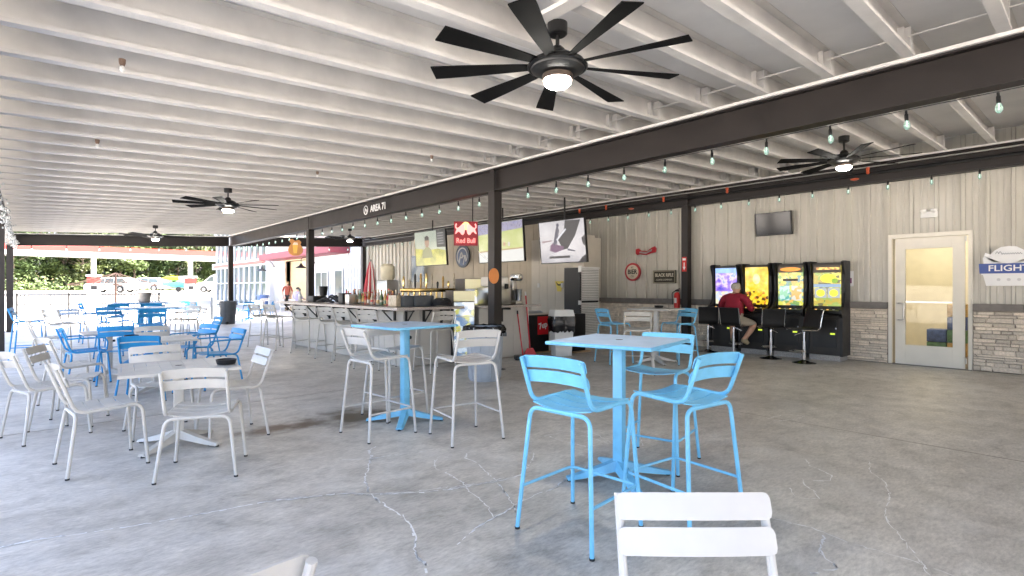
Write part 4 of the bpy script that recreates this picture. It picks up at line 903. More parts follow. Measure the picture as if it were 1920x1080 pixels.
# drink machines on the right counter
dm = thing('frozen_drink_machine', (6.75, 7.95, 1.047), 0, 'two-bowl frozen drink machine on the right counter', 'drink machine')
MB().rbox((0, 0, .17), (.5, .45, .34), .02).build('base', M_STEELB, dm)
for s in (-1, 1):
    MB().rbox((s * .12, -.02, .45), (.19, .38, .2), .05).build('bowl', mat('cloudy_bowl', (.72, .68, .62), .25), dm); MB().rbox((s * .12, -.24, .36), (.06, .06, .1), .015).build('tap', M_BLACK, dm)
mx = thing('mixer_stand', (7.28, 7.85, 1.047), 0, 'chrome spindle mixer at the end of the right counter', 'mixer')
MB().rbox((0, .05, .03), (.2, .26, .06), .02).build('foot', M_STEELB, mx); MB().rbox((0, .12, .3), (.12, .1, .55), .03).build('column', M_STEELB, mx); MB().rbox((0, .02, .54), (.16, .24, .14), .04).build('motor_head', M_CHROME, mx)
MB().lathe([(.05, .07), (.06, .08), (.075, .3), (.08, .31)], 16, (0, -.04, 0)).build('cup', M_CHROME, mx)
# yellow owl-shaped sticker
ow = thing('yellow_sign', (10.76, 9.9, 1.42), 0, 'small yellow and black winged sticker on the pale panel', 'sign')
MB().prism([(-.16, .14), (.16, .14), (.10, -.02), (.07, -.14), (-.07, -.14), (-.10, -.02)], lambda u, v: (0, -u, v), lambda u, v: (-.006, -u, v)).build('board', mat('sticker_yellow', (.72, .60, .10), .5), ow, 0)
MB().prism([(-.13, .13), (-.03, .06), (.03, .06), (.13, .13), (.05, .02), (-.05, .02)], lambda u, v: (-.0065, -u, v), lambda u, v: (-.009, -u, v)).build('wings', M_BLACK, ow, 0)
# tall black cabinet with white louvred front
cb = thing('louvred_cabinet', (9.95, 8.42, 0), 0, 'tall black cabinet with a white louvred front by the stone wall', 'cabinet')
MB().box(-.34, .34, -.24, .26, .005, 1.86).build('body', M_BLACKM, cb, 0)
for k in range(44):
    z = .06 + k * .0405
    if abs(z - 1.02) > .02: MB().add([(-.33, -.245, z), (.33, -.245, z), (.33, -.275, z + .012), (-.33, -.275, z + .012), (-.33, -.275, z + .03), (.33, -.275, z + .03), (.33, -.245, z + .034), (-.33, -.245, z + .034)], [(0, 1, 2, 3), (3, 2, 5, 4), (4, 5, 6, 7)]).build('louvre', M_WHT, cb, 0)
MB().box(-.345, .345, -.285, -.241, 1.84, 1.88).build('top_rail', M_WHT, cb, 0); MB().box(-.36, -.342, -.29, -.2, 1.75, 1.9).box(-.36, -.342, -.29, -.2, .98, 1.08).build('hinge', M_WHT, cb, 0)
# bins, cart, broom
def bin_round(x, y, h, r, m, lab, bag, wheels=False, rot=0):
    g = thing('trash_can', (x, y, 0), rot, lab, 'trash can')
    MB().lathe([(r * .80, .002), (r * .84, .02), (r * .97, h - .06), (r * 1.04, h - .055), (r * 1.06, h - .005), (r * 1.0, h), (r * .93, h - .02), (r * .78, .04)], 28).build('barrel', m, g)
    for k in range(10):
        a = 2 * math.pi * k / 10; MB().tube([(r * .845 * math.cos(a), r * .845 * math.sin(a), .04), (r * .965 * math.cos(a), r * .965 * math.sin(a), h - .1)], .010, 5).build('rib', m, g)
    for a in (R(-40), R(140)):
        MB().obox((r * 1.06 * math.cos(a), r * 1.06 * math.sin(a), h - .12), (.06, .12, .05), a).build('handle', M_DBIN if m != M_DBIN else M_BLACK, g, 0)
    if bag:
        b = MB(); n = 40; rr = random.Random(4)
        rows = [(r * .95, h + .002), (r * 1.02, h + .018), (r * 1.10, h + .002), (r * 1.12, h - .05), (r * 1.10, h - .12)]
        for i, (q, z) in enumerate(rows):
            for k in range(n): a = 2 * math.pi * k / n; j = rr.uniform(-.012, .012) * (1 + i * .4); b.v.append(((q + j) * math.cos(a), (q + j) * math.sin(a), z + rr.uniform(-.012, .012) * (2.2 if i == 4 else .6)))
        for i in range(4):
            for k in range(n): b.face((i * n + k, i * n + (k + 1) % n, (i + 1) * n + (k + 1) % n, (i + 1) * n + k))
        b.build('bin_bag', M_BAG, g, .3)
    if wheels:
        for s in (-1, 1): MB().lathe([(.02, -.02), (.055, -.02), (.055, .02), (.02, .02)], 14).build('wheel', M_RUB, g).matrix_local = Matrix.Translation((-r * .8, s * .2 - .1, .056)) @ Matrix.Rotation(R(90), 4, 'X')
    return g
bin_round(5.05, 6.16, .80, .28, M_GBIN, 'grey round trash can with black bag beside the middle post', True)
bin_round(5.62, 22.35, .88, .30, M_DBIN, 'dark grey wheeled trash can at the foot of the far post', False, True, R(20))
bin_round(10.6, 34.4, .95, .34, mat('blue_bin', (.10, .17, .36), .5, var=.1), 'blue trash can before the far white wall', False)
wb = thing('slim_bin', (8.02, 7.32, 0), R(-25), 'white slim bin with a black bag under the wall screen', 'trash can')
b = MB(); b.v = [(-.17, -.12, .004), (.17, -.12, .004), (.17, .12, .004), (-.17, .12, .004), (-.22, -.16, .80), (.22, -.16, .80), (.22, .16, .80), (-.22, .16, .80)]
for f in ((0, 3, 2, 1), (0, 1, 5, 4), (1, 2, 6, 5), (2, 3, 7, 6), (3, 0, 4, 7), (4, 5, 6, 7)): b.face(f)
b.build('tub', M_WHT, wb, 0)
b = MB(); n = 36; rr = random.Random(8)
for i, (q, z) in enumerate(((1.02, .805), (1.06, .74), (1.10, .66), (1.06, .58), (1.0, .50))):
    for k in range(n):
        a = 2 * math.pi * k / n; ca, sa = math.cos(a), math.sin(a); s_ = 1 / max(abs(ca) / .225, abs(sa) / .165); j = rr.uniform(-.008, .014)
        b.v.append(((s_ * q + j) * ca, (s_ * q + j) * sa, z + (rr.uniform(-.05, .03) if i == 4 else 0)))
for i in range(4):
    for k in range(n): b.face((i * n + k, i * n + (k + 1) % n, (i + 1) * n + (k + 1) % n, (i + 1) * n + k))
b.build('bin_bag', M_BAG, wb, .3)
MB().add([(-.225, -.165, .802), (.225, -.165, .802), (.225, .165, .802), (-.225, .165, .802), (-.20, -.14, .93), (.20, -.14, .93), (.20, .14, .93), (-.20, .14, .93)], [(0, 1, 5, 4), (1, 2, 6, 5), (2, 3, 7, 6), (3, 0, 4, 7), (4, 5, 6, 7)]).build('lid', M_WHT, wb, 0)
ct = thing('drinks_cart', (7.95, 8.15, 0), 0, 'black cooler cart with a red square soft drink logo', 'cart')
MB().rbox((0, 0, .42), (.62, .5, .78), .015).build('box', M_BLACK, ct); MB().box(-.33, .33, -.27, .27, .812, .84).build('top_board', M_PANELL, ct, 0); MB().box(-.34, .34, -.28, .28, .003, .028).build('skid', mat('raw_pine', (.42, .29, .17), .8, var=.2), ct, 0)
MB().lathe([(.02, .842), (.25, .844), (.27, .86), (.22, .885), (.03, .89)], 24).build('lid', M_GBIN, ct)
CM = facing((0.12, -.2515, .58), 0, -1)
MB().prism([(-.16, -.19), (.16, -.19), (.16, .19), (-.16, .19)], lambda u, v: CM @ Vector((u, v, 0)), lambda u, v: CM @ Vector((u, v, .004))).build('logo_plate', mat('logo_red', (.68, .01, .02), .4), ct, 0)
text_mesh('7up', .17, CM @ Matrix.Translation((0, .0, .006)) @ Matrix.Rotation(R(12), 4, 'Z'), M_LET, 'lettering', ct, .001, bold=.006)
_b('black_cabinet', (8.75, 7.72, .0), (.42, .5, .82), M_BLACKM, 'low black cabinet between the slim bin and the louvred cabinet', 'cabinet', 0, .012)
_b('pine_skid', (8.74, 7.40, .0), (.5, .1, .03), mat('raw_pine', (.42, .29, .17), .8), 'pine board on the floor before the low black cabinet', 'board', 0, .004)
br = thing('broom', (7.42, 7.62, 0), R(-30), 'red broom leaning on the right counter', 'broom')
MB().tube([(0, .0, .12), (-.06, .12, 1.22)], .014, 8).build('handle', M_RED, br); MB().tube([(-.06, .12, 1.22), (-.064, .128, 1.30)], .015, 8).build('grip', M_WHT, br)
b = MB(); b.v = [(-.15, -.03, .003), (.15, -.03, .003), (.15, .04, .003), (-.15, .04, .003), (-.06, -.015, .17), (.06, -.015, .17), (.06, .025, .17), (-.06, .025, .17)]
for f in ((0, 3, 2, 1), (0, 1, 5, 4), (1, 2, 6, 5), (2, 3, 7, 6), (3, 0, 4, 7), (4, 5, 6, 7)): b.face(f)
b.build('bristle_head', M_RED, br, 0)
dp = thing('dustpan', (6.98, 7.38, 0), R(-35), 'black lobby dustpan with a red handle by the right counter', 'dustpan')
MB().rbox((0, 0, .045), (.3, .26, .08), .02).build('pan', M_BLACK, dp); MB().tube([(.02, .06, .08), (-.05, .3, .86)], .012, 8).build('handle', M_RED, dp); MB().tube([(-.05, .3, .86), (-.052, .31, .93)], .016, 8).build('grip', M_BLACK, dp)
# ================================================================== signs on the wall
WX = 11.58
def wsign(y, z, poly, d0, d1, name, m, parent, smooth=0):
    return MB().prism(poly, lambda u, v: (-d0, -u, v), lambda u, v: (-d1, -u, v)).build(name, m, parent, smooth)
sg = thing('bottle_cap_sign', (WX, 8.08, 1.79), 0, 'round red and cream beer sign on the metal wall', 'sign')
wsign(0, 0, circ(.235, 40), -.03, .01, 'rim', mat('sign_red', (.42, .02, .03), .4), sg); wsign(0, 0, circ(.185, 40), .0105, .015, 'face', mat('sign_cream', (.62, .54, .42), .5), sg)
for t, s_, dz in (('BIER', .165, 0), ('KC', .07, .115), ('CO', .07, -.115)): text_mesh(t, s_, facing((-.016, 0, dz), -1, 0), M_BLACK, 'lettering', sg, .002, bold=.004 if s_ > .1 else 0, sx=.9)
sg = thing('coffee_sign', (WX, 7.15, 1.65), 0, 'dark rectangular coffee company sign on the metal wall', 'sign')
wsign(0, 0, [(-.31, -.16), (.31, -.16), (.31, .16), (-.31, .16)], -.03, .01, 'board', mat('sign_dark', (.035, .03, .02), .5), sg)
b = MB()
for a, c, d, e in ((-.30, .30, .135, .148), (-.30, .30, -.148, -.135), (-.30, -.287, -.134, .134), (.287, .30, -.134, .134)): b.box(-.013, -.0105, a, c, d, e)
b.build('border', mat('sign_tan', (.40, .36, .25), .5), sg, 0)
text_mesh('BLACK RIFLE', .115, facing((-.012, 0, .04), -1, 0), mat('sign_ivory', (.62, .58, .46), .5), 'lettering', sg, .002, sx=.78, bold=.003)
text_mesh('- COFFEE COMPANY -', .062, facing((-.012, 0, -.075), -1, 0), mat('sign_ivory', (.62, .58, .46), .5), 'lettering', sg, .002, sx=.82)
sg = thing('ribbon_sign', (WX, 7.68, 2.31), 0, 'red and silver ribbon-shaped sign above the round beer sign', 'sign')
wsign(0, 0, [(-.30, -.05), (-.26, -.09), (-.18, -.07), (0, -.10), (.15, -.06), (.28, -.04), (.30, .05), (.26, .11), (.17, .08), (.05, .0), (-.15, .02), (-.22, .08), (-.30, .06)], -.03, .008, 'board', mat('sign_red', (.42, .02, .03), .4), sg)
wsign(0, 0, [(-.19, -.04), (.0, -.07), (.17, -.01), (.19, .05), (.03, -.02), (-.17, .0)], .0085, .013, 'band', M_STEELB, sg)
sg = thing('extinguisher_sign', (11.332, 6.47, 1.93), 0, 'narrow red arrow sign on the dark wall post', 'sign')
wsign(0, 0, [(-.055, -.17), (.055, -.17), (.055, .17), (-.055, .17)], 0, .006, 'plate', mat('fire_red', (.62, .03, .025), .4), sg)
wsign(0, 0, [(-.012, .04), (-.012, -.06), (-.035, -.06), (0, -.14), (.035, -.06), (.012, -.06), (.012, .04)], .0065, .008, 'arrow', M_LET, sg); wsign(0, 0, [(-.04, .09), (.04, .09), (.04, .14), (-.04, .14)], .0065, .008, 'caption_block', M_LET, sg)
ex = thing('fire_extinguisher', (11.40, 6.70, .86), 0, 'red fire extinguisher hung beside the dark wall post', 'extinguisher')
MB().lathe([(.03, 0), (.068, .015), (.07, .35), (.05, .40), (.02, .42)], 18).build('cylinder', mat('fire_red', (.62, .03, .025), .35), ex); MB().rbox((0, 0, .45), (.05, .09, .04), .01).build('valve', M_BLACK, ex); MB().tube([(0, .02, .47), (-.02, -.09, .50)], .010, 6).build('lever', M_BLACK, ex)
MB().tube(fillet([(-.02, .04, .44), (-.05, .1, .40), (-.06, .08, .12)], .05), .010, 6).build('hose', M_BLACK, ex); MB().box(-.0715, -.069, -.03, .03, .16, .28).build('paper_label', M_WHT, ex, 0)
sg = thing('paper_notice', (WX, 3.19, 1.555), 0, 'small white paper notice beside the gaming machines', 'notice')
wsign(0, 0, [(-.10, -.145), (.10, -.145), (.10, .145), (-.10, .145)], -.002, .0, 'sheet', mat('paper', (.72, .73, .74), .7), sg)
wsign(0, 0, [(-.07, -.09), (.07, -.09), (.07, .01), (-.07, .01)], .0005, .0015, 'picture', screen_material('notice_print', [(0, (.3, .05, .12)), (.4, (.1, .1, .35)), (.7, (.5, .4, .5))], 25, .0, 'cells'), sg)
sg_m = MATS['notice_print']; sg_m.node_tree.nodes['Principled BSDF'].inputs['Base Color'].default_value = (.25, .1, .22, 1)
wsign(0, 0, [(-.05, .04), (0, .03), (.03, .05), (-.03, .10)], .0005, .0015, 'picture', mat('notice_green', (.15, .2, .12), .7), sg)
# flight board
fs = thing('flight_sign', (WX - .02, .93, 1.70), 0, 'white shaped board with blue FLIGHT band right of the door', 'sign')
M_SW = mat('sign_white', (.78, .79, .80), .45, var=.02)
half = [(0, -.29), (.27, -.29), (.31, -.11), (.33, -.11), (.335, .05), (.30, .05), (.31, .16), (.28, .25), (.22, .22), (.17, .28), (.09, .335), (0, .345)]
poly = half + [(-u, v) for u, v in half[-2:0:-1]]
wsign(0, 0, poly, -.02, .012, 'board', M_SW, fs); wsign(0, 0, [(-.35, -.09), (.35, -.09), (.36, .07), (-.36, .07)], .0125, .02, 'band', mat('sign_cobalt', (.045, .09, .32), .4), fs)
for s in (-1, 1):
    for k in range(4):
        q = [(s * (.29 - .035 * k), .20 - .045 * k), (s * (.20 - .03 * k), .11 - .02 * k), (s * (.06 - .01 * k), .075), (s * (.08 - .01 * k), .078), (s * (.215 - .03 * k), .12 - .02 * k), (s * (.305 - .035 * k), .205 - .045 * k)]
        wsign(0, 0, q[::s], .0125, .018, 'feather', mat('sign_shade', (.58, .59, .61), .5), fs)
text_mesh('FLIGHT', .135, facing((-.021, 0, -.01), -1, 0), M_LET, 'lettering', fs, .002, sx=1.12, bold=.002)
scr = [(-.155 + .31 * i / 60, .225 + .012 * math.sin(i * 1.15) * (1 if i > 14 else 0) + (.035 * abs(math.sin(i * .45)) if i <= 14 else 0)) for i in range(61)]
bb = MB(); stroke(bb, scr, .007, -.0125, .002, 0, 0); bb.build('script_lettering', mat('sign_grey_script', (.22, .25, .28), .5), fs, 0)
for k in range(3): wsign(0, 0, [(u + .12 * (k - 1), v - .19) for u, v in circ(.024, 12)], .0125, .0135, 'small_icon', mat('sign_shade', (.58, .59, .61), .5), fs)

# ================================================================== gaming machines
def slot(y, lab, scr, extra):
    g = thing('gaming_machine', (11.10, y, 0), 0, lab, 'gaming machine', 'row of gaming machines'); w = .62
    prof = [(.0, .10), (.0, .82), (-.06, .90), (-.06, .97), (.06, 1.02), (.12, 1.10), (.17, 1.30), (.15, 1.62), (.08, 1.80), (.06, 1.86), (.12, 1.89), (.46, 1.89), (.46, .10)]
    MB().prism(prof, lambda a, z: (a, -w / 2, z), lambda a, z: (a, -w / 2 + .045, z)).build('side_panel', M_BLACK, g, 0)
    MB().prism(prof, lambda a, z: (a, w / 2 - .045, z), lambda a, z: (a, w / 2, z)).build('side_panel', M_BLACK, g, 0)
    a, c = -w / 2 + .0455, w / 2 - .0455
    MB().box(.03, .45, a, c, .11, .86).box(.20, .45, a, c, .861, 1.86).build('cabinet', mat('black_laminate', (.022, .018, .015), .4, var=.2, vscale=5), g, 0)
    MB().box(.035, .45, a, c, .005, .105).build('kick_plate', mat('speckled_plinth', (.36, .35, .34), .5, var=.5, vscale=80), g, 0)
    MB().prism([(-.05, .90), (.19, .90), (.19, .96), (.05, .97), (-.05, .95)], lambda u, z: (u, a, z), lambda u, z: (u, c, z)).build('button_deck', M_BLACKM, g, 0)
    f = lambda u, v, d: (.165 - .02 * v - d + .02, (c - .03) - u * (c - a - .06), 1.03 + v * .78)
    MB().add([f(0, 0, 0), f(1, 0, 0), f(1, 1, 0), f(0, 1, 0), (.19, c - .03, 1.03), (.19, a + .03, 1.03), (.19, a + .03, 1.81), (.19, c - .03, 1.81)], [(0, 1, 2, 3), (0, 4, 5, 1), (1, 5, 6, 2), (2, 6, 7, 3), (3, 7, 4, 0)]).build('screen', scr, g, 0)
    for k, (poly, m) in enumerate(extra): MB().prism(poly, lambda u, v: f(u, v, .001 + .0005 * k), lambda u, v: f(u, v, .0014 + .0005 * k)).build('screen_patch', m, g, 0)
    for k in range(4): MB().lathe([(.018, 0), (.018, .012)], 10, (.0, -.16 + k * .1, .963)).build('button', [M_WHT, mat('lit_amber', (.8, .4, .1), .3, emis=(1, .55, .15), es=.6)][k % 2], g)
    MB().box(.022, .0295, a + .06, c - .06, .25, .78).build('front_door', M_BLACKM, g, 0); MB().lathe([(.014, 0), (.014, .02)], 8).build('lock', M_CHROME, g).matrix_local = Matrix.Translation((.02, -.2, .62)) @ Matrix.Rotation(R(-90), 4, 'Y')
    MB().box(.016, .0215, -.18, -.10, .50, .53).build('bill_slot', mat('lit_lime', (.4, .5, .05), .3, emis=(.6, .8, .05), es=.5), g, 0)
cellm = lambda n, st, sc, e=.62: screen_material(n, st, sc, e, 'cells')
noim = lambda n, st, sc, e=.62: screen_material(n, st, sc, e)
rect = lambda a, c, d, e: [(a, d), (c, d), (c, e), (a, e)]
slot(5.44, 'leftmost gaming machine with a blue and violet screen', noim('slot_a', [(.3, (.05, .05, .55)), (.45, (.35, .2, .75)), (.55, (.75, .65, .9)), (.65, (.2, .3, .85)), (.8, (.7, .75, .95))], 7), [(rect(0, 1, .0, .35), cellm('slot_a2', [(0, (.6, .65, .8)), (.3, (.8, .75, .5)), (.6, (.7, .4, .5)), (.8, (.45, .55, .85))], 18)), (rect(0, 1, .86, 1.), noim('slot_a3', [(.3, (.1, .2, .7)), (.6, (.3, .55, .95))], 5))])
slot(4.78, 'second gaming machine from the left with a golden screen, in front of the seated man', noim('slot_b', [(.3, (.55, .3, .01)), (.5, (.9, .6, .03)), (.7, (1, .85, .3))], 6), [(rect(0, 1, .0, .36), cellm('slot_b2', [(0, (.75, .5, .02)), (.35, (.1, .04, .01)), (.6, (.9, .65, .05)), (.85, (.6, .2, .03))], 20)), (ell(.5, .68, .16, .14), noim('slot_b3', [(.3, (.9, .6, .1)), (.7, (1, .9, .5))], 9))])
slot(4.11, 'third gaming machine from the left with a green and yellow reel screen', cellm('slot_c', [(0, (.6, .6, .08)), (.25, (.2, .35, .1)), (.45, (.75, .7, .2)), (.65, (.15, .3, .3)), (.8, (.7, .45, .1))], 16), [(rect(0, 1, .84, 1.), em('slot_dark', (.05, .03, .01))), (ell(.5, .92, .42, .055), em('slot_amber', (.85, .3, .03), .7)), (rect(.06, .46, .12, .5), cellm('slot_c2', [(0, (.25, .55, .35)), (.5, (.45, .65, .6)), (.8, (.05, .35, .3))], 14)), (rect(.54, .94, .12, .5), cellm('slot_c3', [(0, (.75, .4, .1)), (.5, (.6, .6, .5)), (.8, (.8, .6, .15))], 14)), (rect(.2, .8, .62, .68), em('slot_dark', (.05, .03, .01)))])
slot(3.45, 'rightmost gaming machine with a lemon and treasure screen', cellm('slot_d', [(0, (.45, .35, .03)), (.3, (.1, .1, .02)), (.5, (.7, .6, .08)), (.75, (.3, .4, .08))], 12), [(rect(0, 1, .82, 1), em('slot_dark', (.04, .03, .01))), (rect(.1, .95, .89, .95), cellm('slot_d4', [(0, (.9, .6, .1)), (.6, (.5, .2, .02))], 30)), (rect(.0, 1, .46, .54), em('slot_sky', (.4, .55, .75))), (rect(.04, .48, .2, .44), em('slot_pale', (.55, .6, .6))), (rect(.52, .96, .2, .44), em('slot_pale', (.55, .6, .6))), (ell(.26, .32, .16, .09), em('slot_lemon', (.95, .8, .05), .7)), (ell(.74, .32, .16, .09), em('slot_lemon', (.95, .8, .05), .7)), (ell(.55, .68, .3, .11), em('slot_lemon', (.95, .8, .05), .7)), (ell(.78, .62, .12, .06), em('slot_lime', (.35, .6, .05)))])
def barstool(x, y, rot, lab):
    g = thing('swivel_stool', (x, y, 0), 0, lab, 'stool', 'black swivel stools at the gaming machines'); zs = .60
    MB().lathe([(.205, .002), (.20, .008), (.10, .028), (.04, .05), (.03, .06)], 24).build('base', mat('dark_chrome', (.10, .10, .10), .15, 1.), g)
    MB().lathe([(.028, .05), (.028, .40), (.020, .401), (.020, zs - .03)], 14).build('gas_lift', M_CHROME, g)
    a = R(rot); q = lambda px, py, z: (px * math.cos(a) - py * math.sin(a), px * math.sin(a) + py * math.cos(a), z)
    MB().tube(fillet([q(0, .02, .22), q(-.13, .06, .22), q(-.13, .24, .22), q(.13, .24, .22), q(.13, .06, .22), q(0, .02, .22)], .05), .012, 8).build('foot_rest', M_CHROME, g)
    for s in (-1, 1):
        MB().tube(fillet([q(s * .20, .20, zs + .01), q(s * .20, -.16, zs + .005), q(s * .20, -.19, zs + .20), q(s * .20, -.24, zs + .37)], .10, 5), .011, 8).build('side_rail', M_CHROME, g)
    prof = fillet([(0, .21, zs + .02), (0, -.15, zs + .012), (0, -.18, zs + .20), (0, -.235, zs + .375)], .10, 6)
    b = MB()
    for k, p in enumerate(prof):
        t = (prof[min(k + 1, len(prof) - 1)] - prof[max(0, k - 1)]).normalized(); nrm = Vector((0, -t.z, t.y)) * .013
        for s in (-1, 1):
            for d in (1, -1): pp = p + nrm * d; b.v.append(q(s * .192, pp.y, pp.z))
    for k in range(len(prof) - 1):
        o = 4 * k
        for u, v in ((0, 1), (1, 3), (3, 2), (2, 0)): b.face((o + u, o + v, o + 4 + v, o + 4 + u))
    b.face((0, 1, 3, 2)); e = 4 * (len(prof) - 1); b.face((e, e + 1, e + 3, e + 2))
    b.build('padded_shell', M_LEATHER, g, .5)
    MB().tube([q(-.2, -.205, zs + .28), q(.2, -.205, zs + .28)], .010, 6).build('cross_bar', M_CHROME, g)
    MB().tube([q(.02, .02, zs - .04), q(.14, .08, zs - .10)], .006, 6).build('height_lever', M_CHROME, g)
barstool(10.84, 5.63, 300, 'leftmost black and chrome swivel stool, turned to the right')
barstool(10.74, 5.02, 272, 'black and chrome swivel stool under the seated man')
barstool(10.70, 4.26, 305, 'black and chrome swivel stool just right of the seated man')
barstool(10.52, 3.60, 60, 'rightmost black and chrome swivel stool, turned away towards the left')

# ================================================================== people
def person(name, loc, rz, label, J, E_, mats, hair, scale=1.):
    """J: joint -> (pos, radius, material index of the segment ending there)"""
    names = list(J); idx = {n: i for i, n in enumerate(names)}
    me = bpy.data.meshes.new('body'); me.from_pydata([J[n][0] for n in names], [(idx[a], idx[b]) for a, b in E_], [])
    o = bpy.data.objects.new(name, me); C.objects.link(o)
    sk = o.modifiers.new('s', 'SKIN'); sd = o.modifiers.new('d', 'SUBSURF'); sd.levels = 2; sd.render_levels = 2
    for n in names:
        v = me.skin_vertices[0].data[idx[n]]; rr = J[n][1]; v.radius = rr if isinstance(rr, tuple) else (rr, rr); v.use_root = n == 'pelvis'
    dg = bpy.context.evaluated_depsgraph_get(); me2 = bpy.data.meshes.new_from_object(o.evaluated_get(dg))
    bpy.data.objects.remove(o); me2.materials.clear()
    for m in mats: me2.materials.append(m)
    segs = [(Vector(J[a][0]), Vector(J[b][0]), J[b][2]) for a, b in E_]
    for p in me2.polygons:
        c = Vector(p.center); best = (9, 0)
        for a, b, mi in segs:
            d = b - a; t = max(0, min(1, (c - a).dot(d) / max(1e-6, d.length_squared))); q = (a + d * t - c).length
            if q < best[0]: best = (q, mi)
        p.material_index = best[1]; p.use_smooth = True
    o = link(name, me2); o.location = loc; o.rotation_euler = (0, 0, rz); o.scale = (scale,) * 3
    hair(o); return tag(o, label, 'person')
def hand(J, E_, pre, wrist, d, side, mi):
    """palm and five fingers; d = direction of the fingers, side = sideways unit"""
    w = Vector(wrist); d = Vector(d).normalized(); s = Vector(side).normalized(); dn = Vector((0, 0, -1))
    J[pre + 'palm'] = (tuple(w + d * .055), (.036, .018), mi); E_.append((pre + 'wrist', pre + 'palm'))
    for k, (off, ln) in enumerate(((-.030, .068), (-.010, .078), (.010, .073), (.028, .058))):
        a = w + d * .085 + s * off; b = a + d * ln * .55 + dn * .006; c = a + d * ln * .9 + dn * .03
        for n, p, r in (('a', a, .0095), ('b', b, .0085), ('c', c, .0075)): J[pre + 'f%d%s' % (k, n)] = (tuple(p), r, mi)
        E_ += [(pre + 'palm', pre + 'f%da' % k), (pre + 'f%da' % k, pre + 'f%db' % k), (pre + 'f%db' % k, pre + 'f%dc' % k)]
    a = w + d * .04 - s * .042; b = a + d * .035 - s * .012 + dn * .01
    J[pre + 't1'] = (tuple(a), .011, mi); J[pre + 't2'] = (tuple(b), .009, mi); E_ += [(pre + 'palm', pre + 't1'), (pre + 't1', pre + 't2')]
J = dict(pelvis=((0, -.04, .745), (.19, .15), 1), belly=((0, .0, .90), (.205, .17), 0), chest=((0, .04, 1.07), (.21, .15), 0), top=((0, .075, 1.215), (.155, .10), 0), neck=((0, .095, 1.275), (.062, .062), 2),
         jaw=((0, .125, 1.335), (.070, .076), 2), head=((0, .125, 1.415), (.082, .094), 2), crown=((0, .115, 1.462), (.064, .072), 2))
E_ = [('pelvis', 'belly'), ('belly', 'chest'), ('chest', 'top'), ('top', 'neck'), ('neck', 'jaw'), ('jaw', 'head'), ('head', 'crown')]
for s, p in ((-1, 'l_'), (1, 'r_')):
    J.update({p + 'sh': ((s * .215, .06, 1.185), .085, 0), p + 'up': ((s * .29, .07, 1.06), .082, 0), p + 'elb': ((s * .325, .11, .945), .062, 0), p + 'fore': ((s * .30, .20, .955), .045, 2), p + 'wrist': ((s * .255, .315, .995), .030, 2)})
    E_ += [('top', p + 'sh'), (p + 'sh', p + 'up'), (p + 'up', p + 'elb'), (p + 'elb', p + 'fore'), (p + 'fore', p + 'wrist')]
    hand(J, E_, p, (s * .255, .315, .995), (-s * .15, 1, -.05), (s, .1, 0), 2)
J.update(l_hip=((-.12, .05, .72), .115, 1), l_knee=((-.20, .36, .69), .078, 1), l_shin=((-.19, .35, .52), .058, 2), l_ank=((-.15, .27, .315), .040, 2), l_toe=((-.16, .38, .265), .042, 3), l_heel=((-.145, .235, .27), .040, 3),
         r_hip=((.12, .05, .72), .115, 1), r_knee=((.30, .30, .66), .080, 1), r_shin=((.25, .20, .50), .058, 2), r_ank=((.17, .09, .335), .042, 2), r_toe=((.27, .10, .25), .043, 3), r_heel=((.13, .06, .28), .042, 3))
for p in ('l_', 'r_'): E_ += [('pelvis', p + 'hip'), (p + 'hip', p + 'knee'), (p + 'knee', p + 'shin'), (p + 'shin', p + 'ank'), (p + 'ank', p + 'toe'), (p + 'ank', p + 'heel')]
M_SHIRT = mat('crimson_shirt', (.26, .012, .03), .8, var=.12, vscale=5, bump=.25, bscale=14); M_SHORT = mat('khaki_shorts', (.44, .39, .31), .8, var=.06, bump=.2, bscale=20); M_SHOE = mat('tan_shoes', (.30, .25, .16), .7, var=.2)
M_HAIRG = mat('grey_hair', (.40, .37, .33), .8, var=.25, vscale=60, bump=.6, bscale=150)
def man_hair(o):
    b = MB(); n = 16
    rows = [(.086, .098, -.03, -.014), (.092, .104, .02, -.012), (.090, .102, .05, -.008), (.074, .084, .08, -.004), (.045, .05, .098, 0), (.01, .01, .104, 0)]
    for rx, ry, z, dy in rows:
        for k in range(n): a = 2 * math.pi * k / n; b.v.append((rx * math.cos(a), .118 + dy + ry * math.sin(a) * (1 if math.sin(a) < 0 else .82), 1.405 + z))
    for i in range(5):
        for k in range(n): b.face((i * n + k, i * n + (k + 1) % n, (i + 1) * n + (k + 1) % n, (i + 1) * n + k))
    b.face(tuple(range(5 * n, 6 * n))); b.build('hair', M_HAIRG, o)
    for s in (-1, 1): MB().lathe([(.006, -.03), (.018, -.015), (.020, .01), (.008, .03)], 8, (s * .083, .12, 1.385), .5, 1).build('ear', M_SKIN, o)
    MB().add([(-.014, .21, 1.365), (.014, .21, 1.365), (0, .238, 1.368), (0, .208, 1.41)], [(0, 1, 2), (0, 2, 3), (1, 3, 2)]).build('nose', M_SKIN, o)
    for s in (-1, 1): MB().lathe([(.003, -.008), (.011, 0), (.003, .008)], 8, (s * .034, .212, 1.405), 1, .5).build('eye', M_BLACK, o)
    MB().box(-.026, .026, .205, .214, 1.330, 1.337).build('mouth', mat('lips', (.36, .13, .11), .5), o, 0)
person('person', (10.74, 5.02, -.02), R(-90), 'man in a crimson shirt and khaki shorts seated at the gaming machines', J, E_, [M_SHIRT, M_SHORT, M_SKIN, M_SHOE], man_hair)
